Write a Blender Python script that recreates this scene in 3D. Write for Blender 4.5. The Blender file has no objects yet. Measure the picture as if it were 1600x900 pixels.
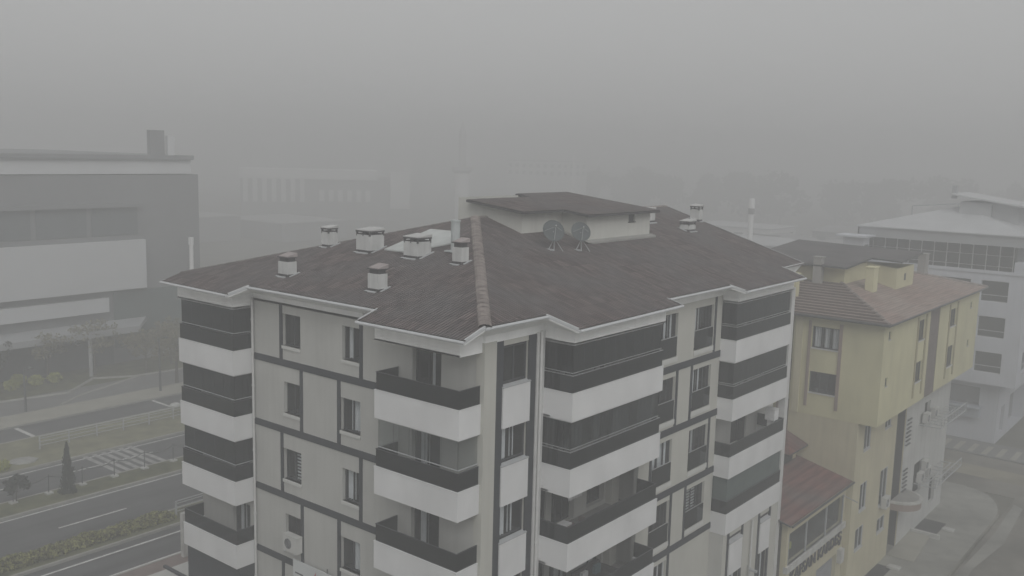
import bpy, math, random
from mathutils import Vector, Matrix
random.seed(7)
R = math.radians
scene = bpy.context.scene
Z0 = 16.2                      # plans below are measured from the top balcony parapet; the ground is 16.2 m lower

# ------------------------------------------------------------------ camera
cam = bpy.data.cameras.new('camera'); camo = bpy.data.objects.new('camera', cam)
scene.collection.objects.link(camo); scene.camera = camo
cam.sensor_width = 36; cam.lens = 36 * 1474.53 / 1600; cam.clip_start = .2; cam.clip_end = 3000
cr, cu, cf = (0.77581079, 0.63047626, 0.02484562), (-0.11035626, 0.09681434, 0.98916555), (-0.62123998, 0.77014717, -0.14468662)
m = Matrix(((cr[0], cu[0], -cf[0], 21.411), (cr[1], cu[1], -cf[1], -23.771), (cr[2], cu[2], -cf[2], 9.053 + Z0), (0, 0, 0, 1)))
camo.matrix_world = m

# ------------------------------------------------------------------ light: an overcast foggy noon
w = bpy.data.worlds.new('World'); scene.world = w; w.use_nodes = True
nt = w.node_tree; nt.nodes.clear()
sky = nt.nodes.new('ShaderNodeTexSky'); sky.sky_type = 'NISHITA'; sky.sun_disc = False
SUN_EL, SUN_AZ = R(42), R(128)          # azimuth measured clockwise from +Y
sky.sun_elevation = SUN_EL; sky.sun_rotation = SUN_AZ; sky.dust_density = 8; sky.air_density = 1.5; sky.ozone_density = 1
hs = nt.nodes.new('ShaderNodeHueSaturation'); hs.inputs['Saturation'].default_value = .07
bg = nt.nodes.new('ShaderNodeBackground'); bg.inputs['Strength'].default_value = .08
wo = nt.nodes.new('ShaderNodeOutputWorld')
cl = nt.nodes.new('ShaderNodeMix'); cl.data_type = 'RGBA'; cl.inputs['Factor'].default_value = .7; cl.inputs['B'].default_value = (6.8, 6.85, 6.85, 1)   # the cloud deck evens the sky out
nt.links.new(sky.outputs[0], hs.inputs['Color']); nt.links.new(hs.outputs[0], cl.inputs['A']); nt.links.new(cl.outputs['Result'], bg.inputs['Color']); nt.links.new(bg.outputs[0], wo.inputs['Surface'])
sl = bpy.data.lights.new('sun', 'SUN'); sl.energy = .9; sl.angle = R(40); sl.color = (1, .995, .985)
so = bpy.data.objects.new('sun', sl); scene.collection.objects.link(so)
sd = Vector((math.sin(SUN_AZ) * math.cos(SUN_EL), math.cos(SUN_AZ) * math.cos(SUN_EL), math.sin(SUN_EL)))
so.rotation_euler = sd.to_track_quat('Z', 'Y').to_euler(); so.location = (0, 0, 60)
vs = scene.view_settings
vs.view_transform = 'Standard'; vs.look = 'None'; vs.exposure = .12; vs.gamma = 1; vs.use_curve_mapping = False
cy = scene.cycles
cy.use_denoising = True; cy.max_bounces = 6; cy.transparent_max_bounces = 12; cy.volume_bounces = 1
cy.sample_clamp_indirect = 4

# ------------------------------------------------------------------ materials
def mat(name, col, rough=.8, var=.12, scale=1.5, bump=0, streak=0, run=(3.5, 3.5, .22), metal=0, spec=.3, detail=3, grime=None):
    """principled with uneven colour (noise), optional vertical rain streaks and bump, in object space"""
    M = bpy.data.materials.new(name); M.use_nodes = True; n = M.node_tree; b = n.nodes['Principled BSDF']
    b.inputs['Roughness'].default_value = rough; b.inputs['Metallic'].default_value = metal
    b.inputs['Specular IOR Level'].default_value = spec
    tc = n.nodes.new('ShaderNodeTexCoord')
    no = n.nodes.new('ShaderNodeTexNoise'); no.inputs['Scale'].default_value = scale; no.inputs['Detail'].default_value = detail
    n.links.new(tc.outputs['Object'], no.inputs['Vector'])
    mr = n.nodes.new('ShaderNodeMapRange'); mr.inputs['From Min'].default_value = .3; mr.inputs['From Max'].default_value = .7
    mr.inputs['To Min'].default_value = 1 - var; mr.inputs['To Max'].default_value = 1 + var
    n.links.new(no.outputs['Fac'], mr.inputs['Value']); fac = mr.outputs[0]
    if streak:
        mp = n.nodes.new('ShaderNodeMapping'); mp.inputs['Scale'].default_value = run
        n.links.new(tc.outputs['Object'], mp.inputs['Vector'])
        n2 = n.nodes.new('ShaderNodeTexNoise'); n2.inputs['Scale'].default_value = 1; n2.inputs['Detail'].default_value = 4
        n.links.new(mp.outputs[0], n2.inputs['Vector'])
        m2 = n.nodes.new('ShaderNodeMapRange'); m2.inputs['From Min'].default_value = .45; m2.inputs['From Max'].default_value = .75
        m2.inputs['To Min'].default_value = 1; m2.inputs['To Max'].default_value = 1 - streak
        n.links.new(n2.outputs['Fac'], m2.inputs['Value'])
        mu = n.nodes.new('ShaderNodeMath'); mu.operation = 'MULTIPLY'
        n.links.new(fac, mu.inputs[0]); n.links.new(m2.outputs[0], mu.inputs[1]); fac = mu.outputs[0]
    vm = n.nodes.new('ShaderNodeVectorMath'); vm.operation = 'SCALE'; vm.inputs[0].default_value = col
    n.links.new(fac, vm.inputs['Scale']); n.links.new(vm.outputs[0], b.inputs['Base Color'])
    if bump:
        bn = n.nodes.new('ShaderNodeTexNoise'); bn.inputs['Scale'].default_value = scale * 8; bn.inputs['Detail'].default_value = 4
        n.links.new(tc.outputs['Object'], bn.inputs['Vector'])
        bu = n.nodes.new('ShaderNodeBump'); bu.inputs['Strength'].default_value = bump; bu.inputs['Distance'].default_value = .05
        n.links.new(bn.outputs['Fac'], bu.inputs['Height']); n.links.new(bu.outputs[0], b.inputs['Normal'])
    return M

def glass(name, tint, clear, rough=.06, refl=(.8, .85, .88)):
    """tinted glass: lets light through by 'clear', mirrors the sky at grazing angles"""
    M = bpy.data.materials.new(name); M.use_nodes = True; n = M.node_tree; n.nodes.clear()
    out = n.nodes.new('ShaderNodeOutputMaterial'); tr = n.nodes.new('ShaderNodeBsdfTransparent'); tr.inputs[0].default_value = (*tint, 1)
    df = n.nodes.new('ShaderNodeBsdfDiffuse'); df.inputs[0].default_value = (.018, .021, .022, 1)
    gl = n.nodes.new('ShaderNodeBsdfGlossy'); gl.inputs['Roughness'].default_value = rough; gl.inputs[0].default_value = (*refl, 1)
    m1 = n.nodes.new('ShaderNodeMixShader'); m1.inputs[0].default_value = clear
    n.links.new(df.outputs[0], m1.inputs[1]); n.links.new(tr.outputs[0], m1.inputs[2])
    lw = n.nodes.new('ShaderNodeLayerWeight'); lw.inputs[0].default_value = .5
    pw = n.nodes.new('ShaderNodeMath'); pw.operation = 'POWER'; pw.inputs[1].default_value = 4; n.links.new(lw.outputs['Facing'], pw.inputs[0])
    fr = n.nodes.new('ShaderNodeMapRange'); fr.inputs['To Min'].default_value = .045; fr.inputs['To Max'].default_value = .8; n.links.new(pw.outputs[0], fr.inputs['Value'])
    tc = n.nodes.new('ShaderNodeTexCoord'); no = n.nodes.new('ShaderNodeTexNoise'); no.inputs['Scale'].default_value = .6
    n.links.new(tc.outputs['Object'], no.inputs['Vector'])
    bu = n.nodes.new('ShaderNodeBump'); bu.inputs['Strength'].default_value = .05; bu.inputs['Distance'].default_value = .1
    n.links.new(no.outputs['Fac'], bu.inputs['Height']); n.links.new(bu.outputs[0], gl.inputs['Normal'])
    m2 = n.nodes.new('ShaderNodeMixShader'); n.links.new(fr.outputs[0], m2.inputs[0])
    n.links.new(m1.outputs[0], m2.inputs[1]); n.links.new(gl.outputs[0], m2.inputs[2]); n.links.new(m2.outputs[0], out.inputs[0])
    return M

def roofmat(name, c1, c2, c3, rib=.2, row=.35, horiz=False, ribdepth=.5, groove=.8):
    """roofing laid in courses (v up the slope, u along the eave), every tile its own tone, weathered in patches"""
    M = bpy.data.materials.new(name); M.use_nodes = True; n = M.node_tree; b = n.nodes['Principled BSDF']
    b.inputs['Roughness'].default_value = .8; b.inputs['Specular IOR Level'].default_value = .25
    uv = n.nodes.new('ShaderNodeUVMap'); L = n.links.new
    br = n.nodes.new('ShaderNodeTexBrick'); br.inputs['Scale'].default_value = 1
    br.inputs['Brick Width'].default_value = row * 1.6 if horiz else rib * 1.0; br.inputs['Row Height'].default_value = rib * 1.4 if horiz else row * 2.2
    br.inputs['Color1'].default_value = (*c1, 1); br.inputs['Color2'].default_value = (*c2, 1); br.inputs['Mortar'].default_value = (*[x * .45 for x in c1], 1)
    br.inputs['Mortar Size'].default_value = .012; br.inputs['Mortar Smooth'].default_value = .4; br.inputs['Bias'].default_value = 0
    L(uv.outputs[0], br.inputs['Vector'])
    no = n.nodes.new('ShaderNodeTexNoise'); no.inputs['Scale'].default_value = .35; no.inputs['Detail'].default_value = 5
    L(uv.outputs[0], no.inputs['Vector'])
    rp = n.nodes.new('ShaderNodeMapRange'); rp.inputs['From Min'].default_value = .38; rp.inputs['From Max'].default_value = .66
    L(no.outputs['Fac'], rp.inputs['Value'])
    mx = n.nodes.new('ShaderNodeMix'); mx.data_type = 'RGBA'; mx.inputs['B'].default_value = (*c3, 1)
    L(rp.outputs[0], mx.inputs['Factor']); L(br.outputs['Color'], mx.inputs['A'])
    st = n.nodes.new('ShaderNodeTexNoise'); mp = n.nodes.new('ShaderNodeMapping')
    mp.inputs['Scale'].default_value = (.5, 5, 1) if horiz else (4.5, 1.6, 1); st.inputs['Scale'].default_value = 1; st.inputs['Detail'].default_value = 3
    L(uv.outputs[0], mp.inputs['Vector']); L(mp.outputs[0], st.inputs['Vector'])
    sm = n.nodes.new('ShaderNodeMapRange'); sm.inputs['From Min'].default_value = .35; sm.inputs['From Max'].default_value = .65
    sm.inputs['To Min'].default_value = .80; sm.inputs['To Max'].default_value = 1.22
    L(st.outputs['Fac'], sm.inputs['Value'])
    sc = n.nodes.new('ShaderNodeVectorMath'); sc.operation = 'SCALE'; L(mx.outputs['Result'], sc.inputs[0]); L(sm.outputs[0], sc.inputs['Scale'])
    L(sc.outputs[0], b.inputs['Base Color'])
    wv = n.nodes.new('ShaderNodeTexWave'); wv.bands_direction = 'Y' if horiz else 'X'
    wv.inputs['Scale'].default_value = 1 / (rib * 3.1416 * (2.0 if horiz else 2)) * 3.1416 ; wv.inputs['Distortion'].default_value = .3
    L(uv.outputs[0], wv.inputs['Vector'])
    gr = n.nodes.new('ShaderNodeMapRange'); gr.inputs['From Min'].default_value = .0; gr.inputs['From Max'].default_value = .45; gr.inputs['To Min'].default_value = groove; gr.inputs['To Max'].default_value = 1.08
    L(wv.outputs['Fac'], gr.inputs['Value']); s2 = n.nodes.new('ShaderNodeVectorMath'); s2.operation = 'SCALE'; L(sc.outputs[0], s2.inputs[0]); L(gr.outputs[0], s2.inputs['Scale']); L(s2.outputs[0], b.inputs['Base Color'])
    bu = n.nodes.new('ShaderNodeBump'); bu.inputs['Strength'].default_value = ribdepth; bu.inputs['Distance'].default_value = .06
    L(wv.outputs['Fac'], bu.inputs['Height']); L(bu.outputs[0], b.inputs['Normal'])
    return M

sillm = mat('sill_render', (.60, .60, .575), .8, .05, 1)
white = mat('white_render', (.73, .732, .735), .75, .05, .5, .05, streak=.09, run=(.8, .8, .35))
beige = mat('beige_render', (.50, .499, .475), .85, .05, .6, .08, streak=.07)
beigelit = mat('beige_render_lit', (.535, .53, .485), .85, .04, .6, .05, streak=.05)  # lighter copy of beige: the east walls' stronger light put into the colour
band = mat('charcoal_render', (.040, .044, .052), .75, .12, 2, .05, streak=.12)
soffit = mat('eave_cladding', (.93, .935, .93), .6, .04, 1.2, streak=.05)
gutterm = mat('gutter_paint', (.54, .55, .56), .6, .05, 2)
alum = mat('aluminium', (.55, .56, .57), .35, .05, 4, metal=.6)
frame = mat('dark_window_frame', (.055, .058, .062), .45, .08, 3)
lightframe = mat('pale_window_frame', (.55, .56, .57), .5, .05, 3)
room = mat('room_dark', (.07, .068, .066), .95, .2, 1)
curtain = mat('curtain_cloth', (.78, .79, .80), .95, .06, 3)
concrete = mat('concrete', (.30, .295, .28), .9, .15, .8, .2)
floor_tile = mat('balcony_floor', (.24, .235, .23), .8, .1, 2)
lead = mat('lead_flashing', (.42, .43, .44), .5, .1, 3)
chimw = mat('chimney_render', (.56, .565, .555), .85, .08, 2, .1, streak=.2)
chimd = mat('chimney_dark', (.06, .058, .06), .9, .2, 4)
capr = mat('chimney_cap_tin', (.33, .29, .285), .7, .12, 5)
capw = mat('chimney_cap_pale', (.48, .48, .47), .7, .1, 5)
ridge_m = mat('ridge_tile', (.25, .215, .20), .9, .35, 2.6, .3)
roofm = roofmat('shingle_roof', (.088, .069, .067), (.185, .145, .140), (.130, .117, .118), rib=.26, row=.3, groove=.42, ribdepth=1.0)
gdark = glass('balcony_glass', (.42, .45, .46), .6)
grail = glass('smoked_rail_glass', (.17, .185, .19), .6)
gclear = glass('clear_glass', (.93, .94, .94), .96)
gwin = glass('window_glass', (.9, .92, .93), .9)
blindm = mat('green_blind', (.10, .125, .12), .9, .1, 1.5)
pipe = mat('downpipe', (.60, .60, .59), .5, .06, 3)
yellow = mat('yellow_render', (.60, .57, .37), .85, .07, .4, .08, streak=.10, run=(1.2, 1.2, .3))
yellow2 = mat('pale_yellow_render', (.555, .515, .365), .85, .07, .5, .08, streak=.10)
pinkish = mat('brown_pink_trim', (.30, .235, .205), .85, .08, 1)
brownm = mat('brown_cladding', (.16, .13, .12), .8, .15, 2)
troof = roofmat('clay_tile_roof', (.42, .31, .27), (.38, .28, .24), (.36, .29, .26), rib=.36, row=.4, horiz=True, ribdepth=1.0)
troof2 = roofmat('clay_tile_roof_plain', (.30, .215, .185), (.27, .20, .175), (.29, .24, .21), rib=.3, row=.4, horiz=True, ribdepth=.25)
droof = roofmat('grey_sheet_roof', (.09, .084, .088), (.08, .076, .08), (.12, .112, .112), rib=.5, row=1.2, horiz=True, ribdepth=.3)
redroof = roofmat('red_sheet_roof', (.20, .085, .07), (.17, .08, .07), (.13, .10, .095), rib=.9, row=1.6, horiz=True, ribdepth=.12)
paleroof = mat('pale_metal_roof', (.50, .51, .52), .55, .08, .4)
greywall = mat('grey_cladding', (.36, .37, .38), .7, .05, .5)
bluewhite = mat('cool_white_render', (.58, .595, .64), .8, .04, .5, streak=.06)
mallw = mat('mall_white_panel', (.60, .61, .62), .6, .03, .3)
malld = mat('mall_dark_cladding', (.215, .22, .225), .7, .06, .3)
malldd = mat('mall_glass_dark', (.12, .135, .14), .6, .1, .3, spec=.5)
asphalt = mat('asphalt', (.115, .116, .118), .92, .12, .35, .25, streak=.42, run=(.75, .035, 1))
asphalt2 = mat('worn_asphalt', (.19, .18, .155), .95, .35, .22, .3, streak=.35, run=(.5, .25, 1))
groundm = mat('earth_ground', (.16, .155, .125), .97, .25, .15, .4)
grass = mat('rough_grass', (.115, .118, .06), .98, .35, .9, .6)
paving = mat('pale_paving', (.36, .35, .30), .9, .1, .7, .15)
paving2 = mat('grey_paving', (.20, .20, .195), .92, .1, .6, .15)
redpave = mat('reddish_paving', (.22, .17, .155), .92, .12, .8, .15)
kerbm = mat('kerb_stone', (.34, .335, .31), .9, .12, 1.5, .1)
paint = mat('road_paint', (.62, .62, .60), .8, .2, 2)
leafd = mat('cypress_leaf', (.035, .045, .028), .95, .3, 3)
leafy = mat('hedge_leaf', (.27, .27, .10), .95, .35, 3)
leafo = mat('autumn_leaf', (.19, .175, .11), .95, .3, 1)
leafg = mat('pine_leaf', (.05, .06, .045), .95, .3, 1)
shrubm = mat('yellow_green_leaf', (.36, .38, .10), .95, .25, 2)
bark = mat('bark', (.10, .085, .07), .95, .25, 3)
metald = mat('dark_metal', (.08, .082, .085), .5, .1, 3)
metall = mat('pale_metal', (.42, .43, .44), .6, .06, 3)
acw = mat('aircon_casing', (.55, .55, .53), .6, .05, 2)
stone = mat('white_stone', (.5, .5, .48), .9, .15, 2)
letter = mat('sign_letter', (.07, .068, .075), .5, .1, 3)
farw = mat('far_white', (.80, .80, .80), .8, .05, .1)
farl = mat('far_light', (.42, .42, .42), .85, .08, .1)
farg = mat('far_grey', (.30, .30, .30), .85, .08, .1)
darkdish = mat('dish_metal', (.10, .112, .115), .85, .08, 2)
cloth1 = mat('laundry_cloth', (.7, .7, .7), .95, .06, 5)
clothblue = mat('blue_cloth', (.12, .19, .22), .95, .1, 5)
clothyel = mat('yellow_cloth', (.5, .5, .12), .95, .1, 5)
redm = mat('red_mark', (.45, .07, .07), .8, .1, 3)
greenm = mat('green_mark', (.10, .28, .16), .8, .1, 3)
void = mat('stairwell_dark', (.045, .043, .043), .95, .2, 1)

# ------------------------------------------------------------------ mesh tools
# The neighbouring group (yellow building, shop, white building and their street) is scaled up about the camera:
# each metre becomes 1.13 m (its storeys are 3 m high) so its street ends up 3.3 m below ours.
NEIGHBOUR_SCALE = dict(cam_factor=1.13, at=(-2.783, 3.090, -1.177)); cam_scale = None  # offset leaves the camera position fixed, so this scales about the camera
def scale_from_cam(p):
    if not cam_scale: return p
    u, a = cam_scale['cam_factor'], cam_scale['at']; return (p[0] * u + a[0], p[1] * u + a[1], p[2] * u + a[2])
class MB:
    def __init__(s): s.v = []; s.f = []; s.m = []; s.uv = {}
    def face(s, pts, mi=0, uv=None):
        i = len(s.v); s.v += [tuple(p) for p in pts]; s.f.append(tuple(range(i, i + len(pts)))); s.m.append(mi)
        if uv: s.uv[len(s.f) - 1] = uv
    def box(s, x0, x1, y0, y1, z0, z1, mi=0):
        if x0 > x1: x0, x1 = x1, x0
        if y0 > y1: y0, y1 = y1, y0
        if z0 > z1: z0, z1 = z1, z0
        i = len(s.v)
        s.v += [(x, y, z) for z in (z0, z1) for y in (y0, y1) for x in (x0, x1)]
        for f in ((0, 2, 3, 1), (4, 5, 7, 6), (0, 1, 5, 4), (2, 6, 7, 3), (0, 4, 6, 2), (1, 3, 7, 5)):
            s.f.append(tuple(i + k for k in f)); s.m.append(mi)
    def prism(s, pts, z0, z1, mi=0):
        n = len(pts); zb = z0 if callable(z0) else (lambda x, y: z0); zt = z1 if callable(z1) else (lambda x, y: z1)
        i = len(s.v); s.v += [(x, y, zb(x, y)) for x, y in pts] + [(x, y, zt(x, y)) for x, y in pts]
        s.f.append(tuple(i + k for k in reversed(range(n)))); s.m.append(mi)
        s.f.append(tuple(i + n + k for k in range(n))); s.m.append(mi)
        for k in range(n):
            a, b = k, (k + 1) % n; s.f.append((i + a, i + b, i + n + b, i + n + a)); s.m.append(mi)
    def tube(s, a, b, r, n=8, mi=0, r2=None):
        a, b = Vector(a), Vector(b); d = (b - a)
        if d.length < 1e-6: return
        q = d.to_track_quat('Z', 'Y'); r2 = r if r2 is None else r2; i = len(s.v)
        for p, rr in ((a, r), (b, r2)):
            for k in range(n):
                t = 2 * math.pi * k / n; s.v.append(tuple(p + q @ Vector((rr * math.cos(t), rr * math.sin(t), 0))))
        for k in range(n):
            kk = (k + 1) % n; s.f.append((i + k, i + kk, i + n + kk, i + n + k)); s.m.append(mi)
        s.f.append(tuple(i + k for k in reversed(range(n)))); s.m.append(mi)
        s.f.append(tuple(i + n + k for k in range(n))); s.m.append(mi)
    def path(s, pts, t, z0, z1, mi=0):
        """upright wall of thickness t that follows an open path, mitred at its corners, growing to the right-hand side"""
        off = offset(pts, t)
        for k in range(len(pts) - 1):
            a, b, c, d = pts[k], pts[k + 1], off[k + 1], off[k]
            s.prism([a, b, c, d], z0, z1, mi)

def offset(pts, t):
    out = []; n = len(pts)
    for k, p in enumerate(pts):
        ns = []
        for a, b in ((k - 1, k), (k, k + 1)):
            if a < 0 or b >= n: continue
            d = Vector((pts[b][0] - pts[a][0], pts[b][1] - pts[a][1])).normalized(); ns.append(Vector((d.y, -d.x)))
        if len(ns) == 1: o = ns[0] * t
        else:
            h = (ns[0] + ns[1]); h.normalize(); o = h * (t / max(.3, h.dot(ns[0])))
        out.append((p[0] + o.x, p[1] + o.y))
    return out

def mesh_of(name, mb, mats, o=(0, 0, 0), smooth=False):
    me = bpy.data.meshes.new(name)
    o = scale_from_cam(o) if o != (0, 0, 0) or cam_scale is None else (0, 0, 0)
    me.from_pydata([(x - o[0], y - o[1], z - o[2]) for x, y, z in map(scale_from_cam, mb.v)], [], mb.f)
    for mt in (mats if isinstance(mats, (list, tuple)) else [mats]): me.materials.append(mt)
    me.polygons.foreach_set('material_index', mb.m)
    if mb.uv:
        ul = me.uv_layers.new(name='UVMap')
        for fi, uvs in mb.uv.items():
            p = me.polygons[fi]
            for li, c in zip(p.loop_indices, uvs): ul.data[li].uv = c
    if smooth: me.polygons.foreach_set('use_smooth', [True] * len(me.polygons))
    me.update(); return me

COL = scene.collection
def tagit(o, label, cat=None, group=None, kind=None):
    if label: o['label'] = label
    if cat: o['category'] = cat
    if group: o['group'] = group
    if kind: o['kind'] = kind
def thing(name, loc, label, cat, group=None):
    o = bpy.data.objects.new(name, None); COL.objects.link(o); o.empty_display_size = .3
    l2 = scale_from_cam(loc); o.location = (l2[0], l2[1], l2[2] + Z0); o['org'] = list(loc); tagit(o, label, cat, group); return o
def part(name, mb, mats, parent, label=None, smooth=False):
    r = parent
    while r.parent: r = r.parent
    org = tuple(r['org'])
    me = mb if isinstance(mb, bpy.types.Mesh) else mesh_of(name, mb, mats, org, smooth)
    o = bpy.data.objects.new(name, me); COL.objects.link(o); o.parent = parent
    if label: o['label'] = label
    return o
def solo(name, mb, mats, loc, label, cat, group=None, kind=None, smooth=False):
    o = bpy.data.objects.new(name, mesh_of(name, mb, mats, loc, smooth)); COL.objects.link(o)
    l2 = scale_from_cam(loc); o.location = (l2[0], l2[1], l2[2] + Z0); tagit(o, label, cat, group, kind); return o
def struct(name, mb, mats):
    o = bpy.data.objects.new(name, mesh_of(name, mb, mats, (0, 0, 0))); COL.objects.link(o); o.location = (0, 0, Z0); o['kind'] = 'structure'; return o
def copy_thing(root, loc, rotz=0, label=None):
    r = root.copy(); COL.objects.link(r); r.location = (loc[0], loc[1], loc[2] + Z0); r.rotation_euler = (0, 0, rotz)
    if label: r['label'] = label
    for ch in list(root.children):
        c = ch.copy(); COL.objects.link(c); c.parent = r
        for g in ch.children:
            d = g.copy(); COL.objects.link(d); d.parent = c
    return r

# wall frames: s runs along the wall, d goes inward
class WS:                     # faces -Y
    def __init__(s, y): s.y = y
    def P(s, a, z, d): return (a, s.y + d, z)
class WE:                     # faces +X
    def __init__(s, x): s.x = x
    def P(s, a, z, d): return (s.x - d, a, z)
class WW:                     # faces -X
    def __init__(s, x): s.x = x
    def P(s, a, z, d): return (s.x + d, a, z)
class WN:                     # faces +Y
    def __init__(s, y): s.y = y
    def P(s, a, z, d): return (a, s.y - d, z)
def wbox(mb, W, s0, s1, z0, z1, d0, d1, mi=0):
    a = W.P(s0, z0, d0); b = W.P(s1, z1, d1); mb.box(a[0], b[0], a[1], b[1], a[2], b[2], mi)
def wquad(mb, W, s0, s1, z0, z1, d, mi=0):
    mb.face([W.P(s0, z0, d), W.P(s1, z0, d), W.P(s1, z1, d), W.P(s0, z1, d)], mi)
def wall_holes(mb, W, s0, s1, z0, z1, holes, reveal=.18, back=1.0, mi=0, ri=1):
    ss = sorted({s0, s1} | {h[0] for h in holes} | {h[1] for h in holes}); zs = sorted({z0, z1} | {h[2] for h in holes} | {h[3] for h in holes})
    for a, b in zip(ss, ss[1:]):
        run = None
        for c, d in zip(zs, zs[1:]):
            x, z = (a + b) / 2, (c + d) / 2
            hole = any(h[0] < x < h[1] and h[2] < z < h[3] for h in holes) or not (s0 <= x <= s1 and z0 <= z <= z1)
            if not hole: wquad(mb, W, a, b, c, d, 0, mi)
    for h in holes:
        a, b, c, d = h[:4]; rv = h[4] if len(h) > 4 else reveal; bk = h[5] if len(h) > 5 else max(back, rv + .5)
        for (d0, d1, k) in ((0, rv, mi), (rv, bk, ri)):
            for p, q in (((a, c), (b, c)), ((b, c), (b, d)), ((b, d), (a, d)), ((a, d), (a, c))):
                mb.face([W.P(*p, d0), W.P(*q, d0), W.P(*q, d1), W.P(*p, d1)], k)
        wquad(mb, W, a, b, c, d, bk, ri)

def curtain_mb(W, s0, s1, z0, z1, d, amp=.03, pitch=.16):
    mb = MB(); n = max(4, int((s1 - s0) / pitch * 6)); pts = []
    ph = random.random() * 6
    for k in range(n + 1):
        s = s0 + (s1 - s0) * k / n; pts.append((s, d + amp * math.sin(ph + 2 * math.pi * (s - s0) / pitch + .8 * math.sin(s * 5))))
    for (a, da), (b, db) in zip(pts, pts[1:]):
        mb.face([W.P(a, z0, da), W.P(b, z0, db), W.P(b, z1, db), W.P(a, z1, da)])
    return mb
def window(parent, W, s0, s1, z0, z1, depth=.14, split=(.5,), fr=frame, curt=None, sill=None, pane=None, transom=None, blind=None, name='window', fw=.06):
    mb = MB(); d0, d1 = depth, depth + .06
    wbox(mb, W, s0, s1, z0, z0 + fw, d0, d1); wbox(mb, W, s0, s1, z1 - fw, z1, d0, d1)
    wbox(mb, W, s0, s0 + fw, z0 + fw, z1 - fw, d0, d1); wbox(mb, W, s1 - fw, s1, z0 + fw, z1 - fw, d0, d1)
    for t in split:
        s = s0 + (s1 - s0) * t; wbox(mb, W, s - fw / 2, s + fw / 2, z0 + fw, z1 - fw, d0 + .005, d1 - .005)
    if transom:
        z = z0 + (z1 - z0) * transom; wbox(mb, W, s0 + fw, s1 - fw, z - .025, z + .025, d0 + .01, d1 - .01)
    o = part(name, mb, fr, parent)
    p = MB(); wquad(p, W, s0 + fw, s1 - fw, z0 + fw, z1 - fw, depth + .03); part('pane', p, pane or gwin, o)
    for c in (curt or []):
        a, b = s0 + (s1 - s0) * c[0], s0 + (s1 - s0) * c[1]
        part('curtain', curtain_mb(W, a, b, z0 + .05, z1 - .05, depth + .12), curtain, o)
    if blind:
        mb = MB(); z = z1 - .08
        while z > z0 + (z1 - z0) * blind[2]:
            wbox(mb, W, s0 + (s1 - s0) * blind[0], s0 + (s1 - s0) * blind[1], z - .07, z, depth + .12, depth + .135); z -= .15
        part('blind', mb, curtain, o)
    if sill:
        mb = MB(); wbox(mb, W, s0 - .02, s1 + .02, z0 - sill, z0, -.05, depth); part('sill', mb, sillm, o)
    return o

# =================================================================== THE APARTMENT BLOCK
G = -16.2
B = thing('apartment_building', (-8.5, 14, G), 'large middle apartment block with white balconies and a dark shingle hip roof', 'apartment building')
S1 = WS(1.2); E1 = WE(.1); E2 = WE(.52); EB = WE(-1.2); ED = WE(-.2); EL = WE(1.3)
XW, YN = -17.77, 27.5
wall = MB()
# ---- south wall
holesS = []; wins = []
for k in range(5):
    z = -3 * k
    if k % 2 == 0: a = (-11.41, -10.2); b = (-7.52, -6.47)
    else: a = (-11.33, -10.24); b = (-7.62, -6.42)
    for q in (a, b): holesS.append((q[0], q[1], z + .45, z + 1.85, .22)); wins.append((S1, q[0], q[1], z + .45, z + 1.85, k))
    holesS.append((-3.5, -2.0, z - .95, z + 1.55, .25)); holesS.append((-15.25, -13.94, z - .95, z + 1.5, .2))
wall_holes(wall, S1, XW, .1, G, 2.3, holesS)
# ---- stair window strip on the east wall, panels apart
holesE1 = [(2.2, 3.75, -15.0, 2.0, .1, 1.2)]
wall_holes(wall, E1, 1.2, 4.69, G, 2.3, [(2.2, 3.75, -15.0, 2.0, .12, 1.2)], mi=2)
# ---- deep loggia behind the long balcony
holesC = []
for k in range(5):
    z = -3 * k
    holesC += [(5.2, 6.9, z - .95, z + 1.3, .12), (7.3, 8.98, z - .95, z + 1.5, .35), (9.95, 11.35, z - .75, z + 1.5, .3)]
wall_holes(wall, EB, 4.69, 12.4, G, 2.3, holesC, mi=0)
wall.face([(-1.2, 12.4, G), (.52, 12.4, G), (.52, 12.4, 2.3), (-1.2, 12.4, 2.3)], 0)
wall.face([(-1.2, 4.69, G), (.1, 4.69, G), (.1, 4.69, 2.3), (-1.2, 4.69, 2.3)], 0)
# ---- east wall between the balcony stacks
holesE2 = []
for k in range(4):
    z = -3 * k; holesE2 += [(12.55, 14.38, z - .2, z + 1.85, .16), (16.02, 17.93, z - .2, z + 1.85, .16)]
holesE2.append((12.55, 14.38, -12.2, -10.15, .16)); holesE2.append((12.55, 14.38, -15.2, -13.2, .16))
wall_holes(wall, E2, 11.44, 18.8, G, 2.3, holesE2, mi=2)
wall.face([(.52, 11.44, G), (.52, 12.4, G), (.35, 12.4, G)], 0)
wall.face([(.3, 11.44, G), (.52, 11.44, G), (.52, 11.44, 2.3), (.3, 11.44, 2.3)], 0)
wall.face([(.3, 11.44, G), (.3, 12.4, G), (.3, 12.4, 2.3), (.3, 11.44, 2.3)], 0)
for k in range(5):
    wall.box(-1.2, -.86, 11.5, 12.1, -3 * k - .95, -3 * k + 1.9, 2)
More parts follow.
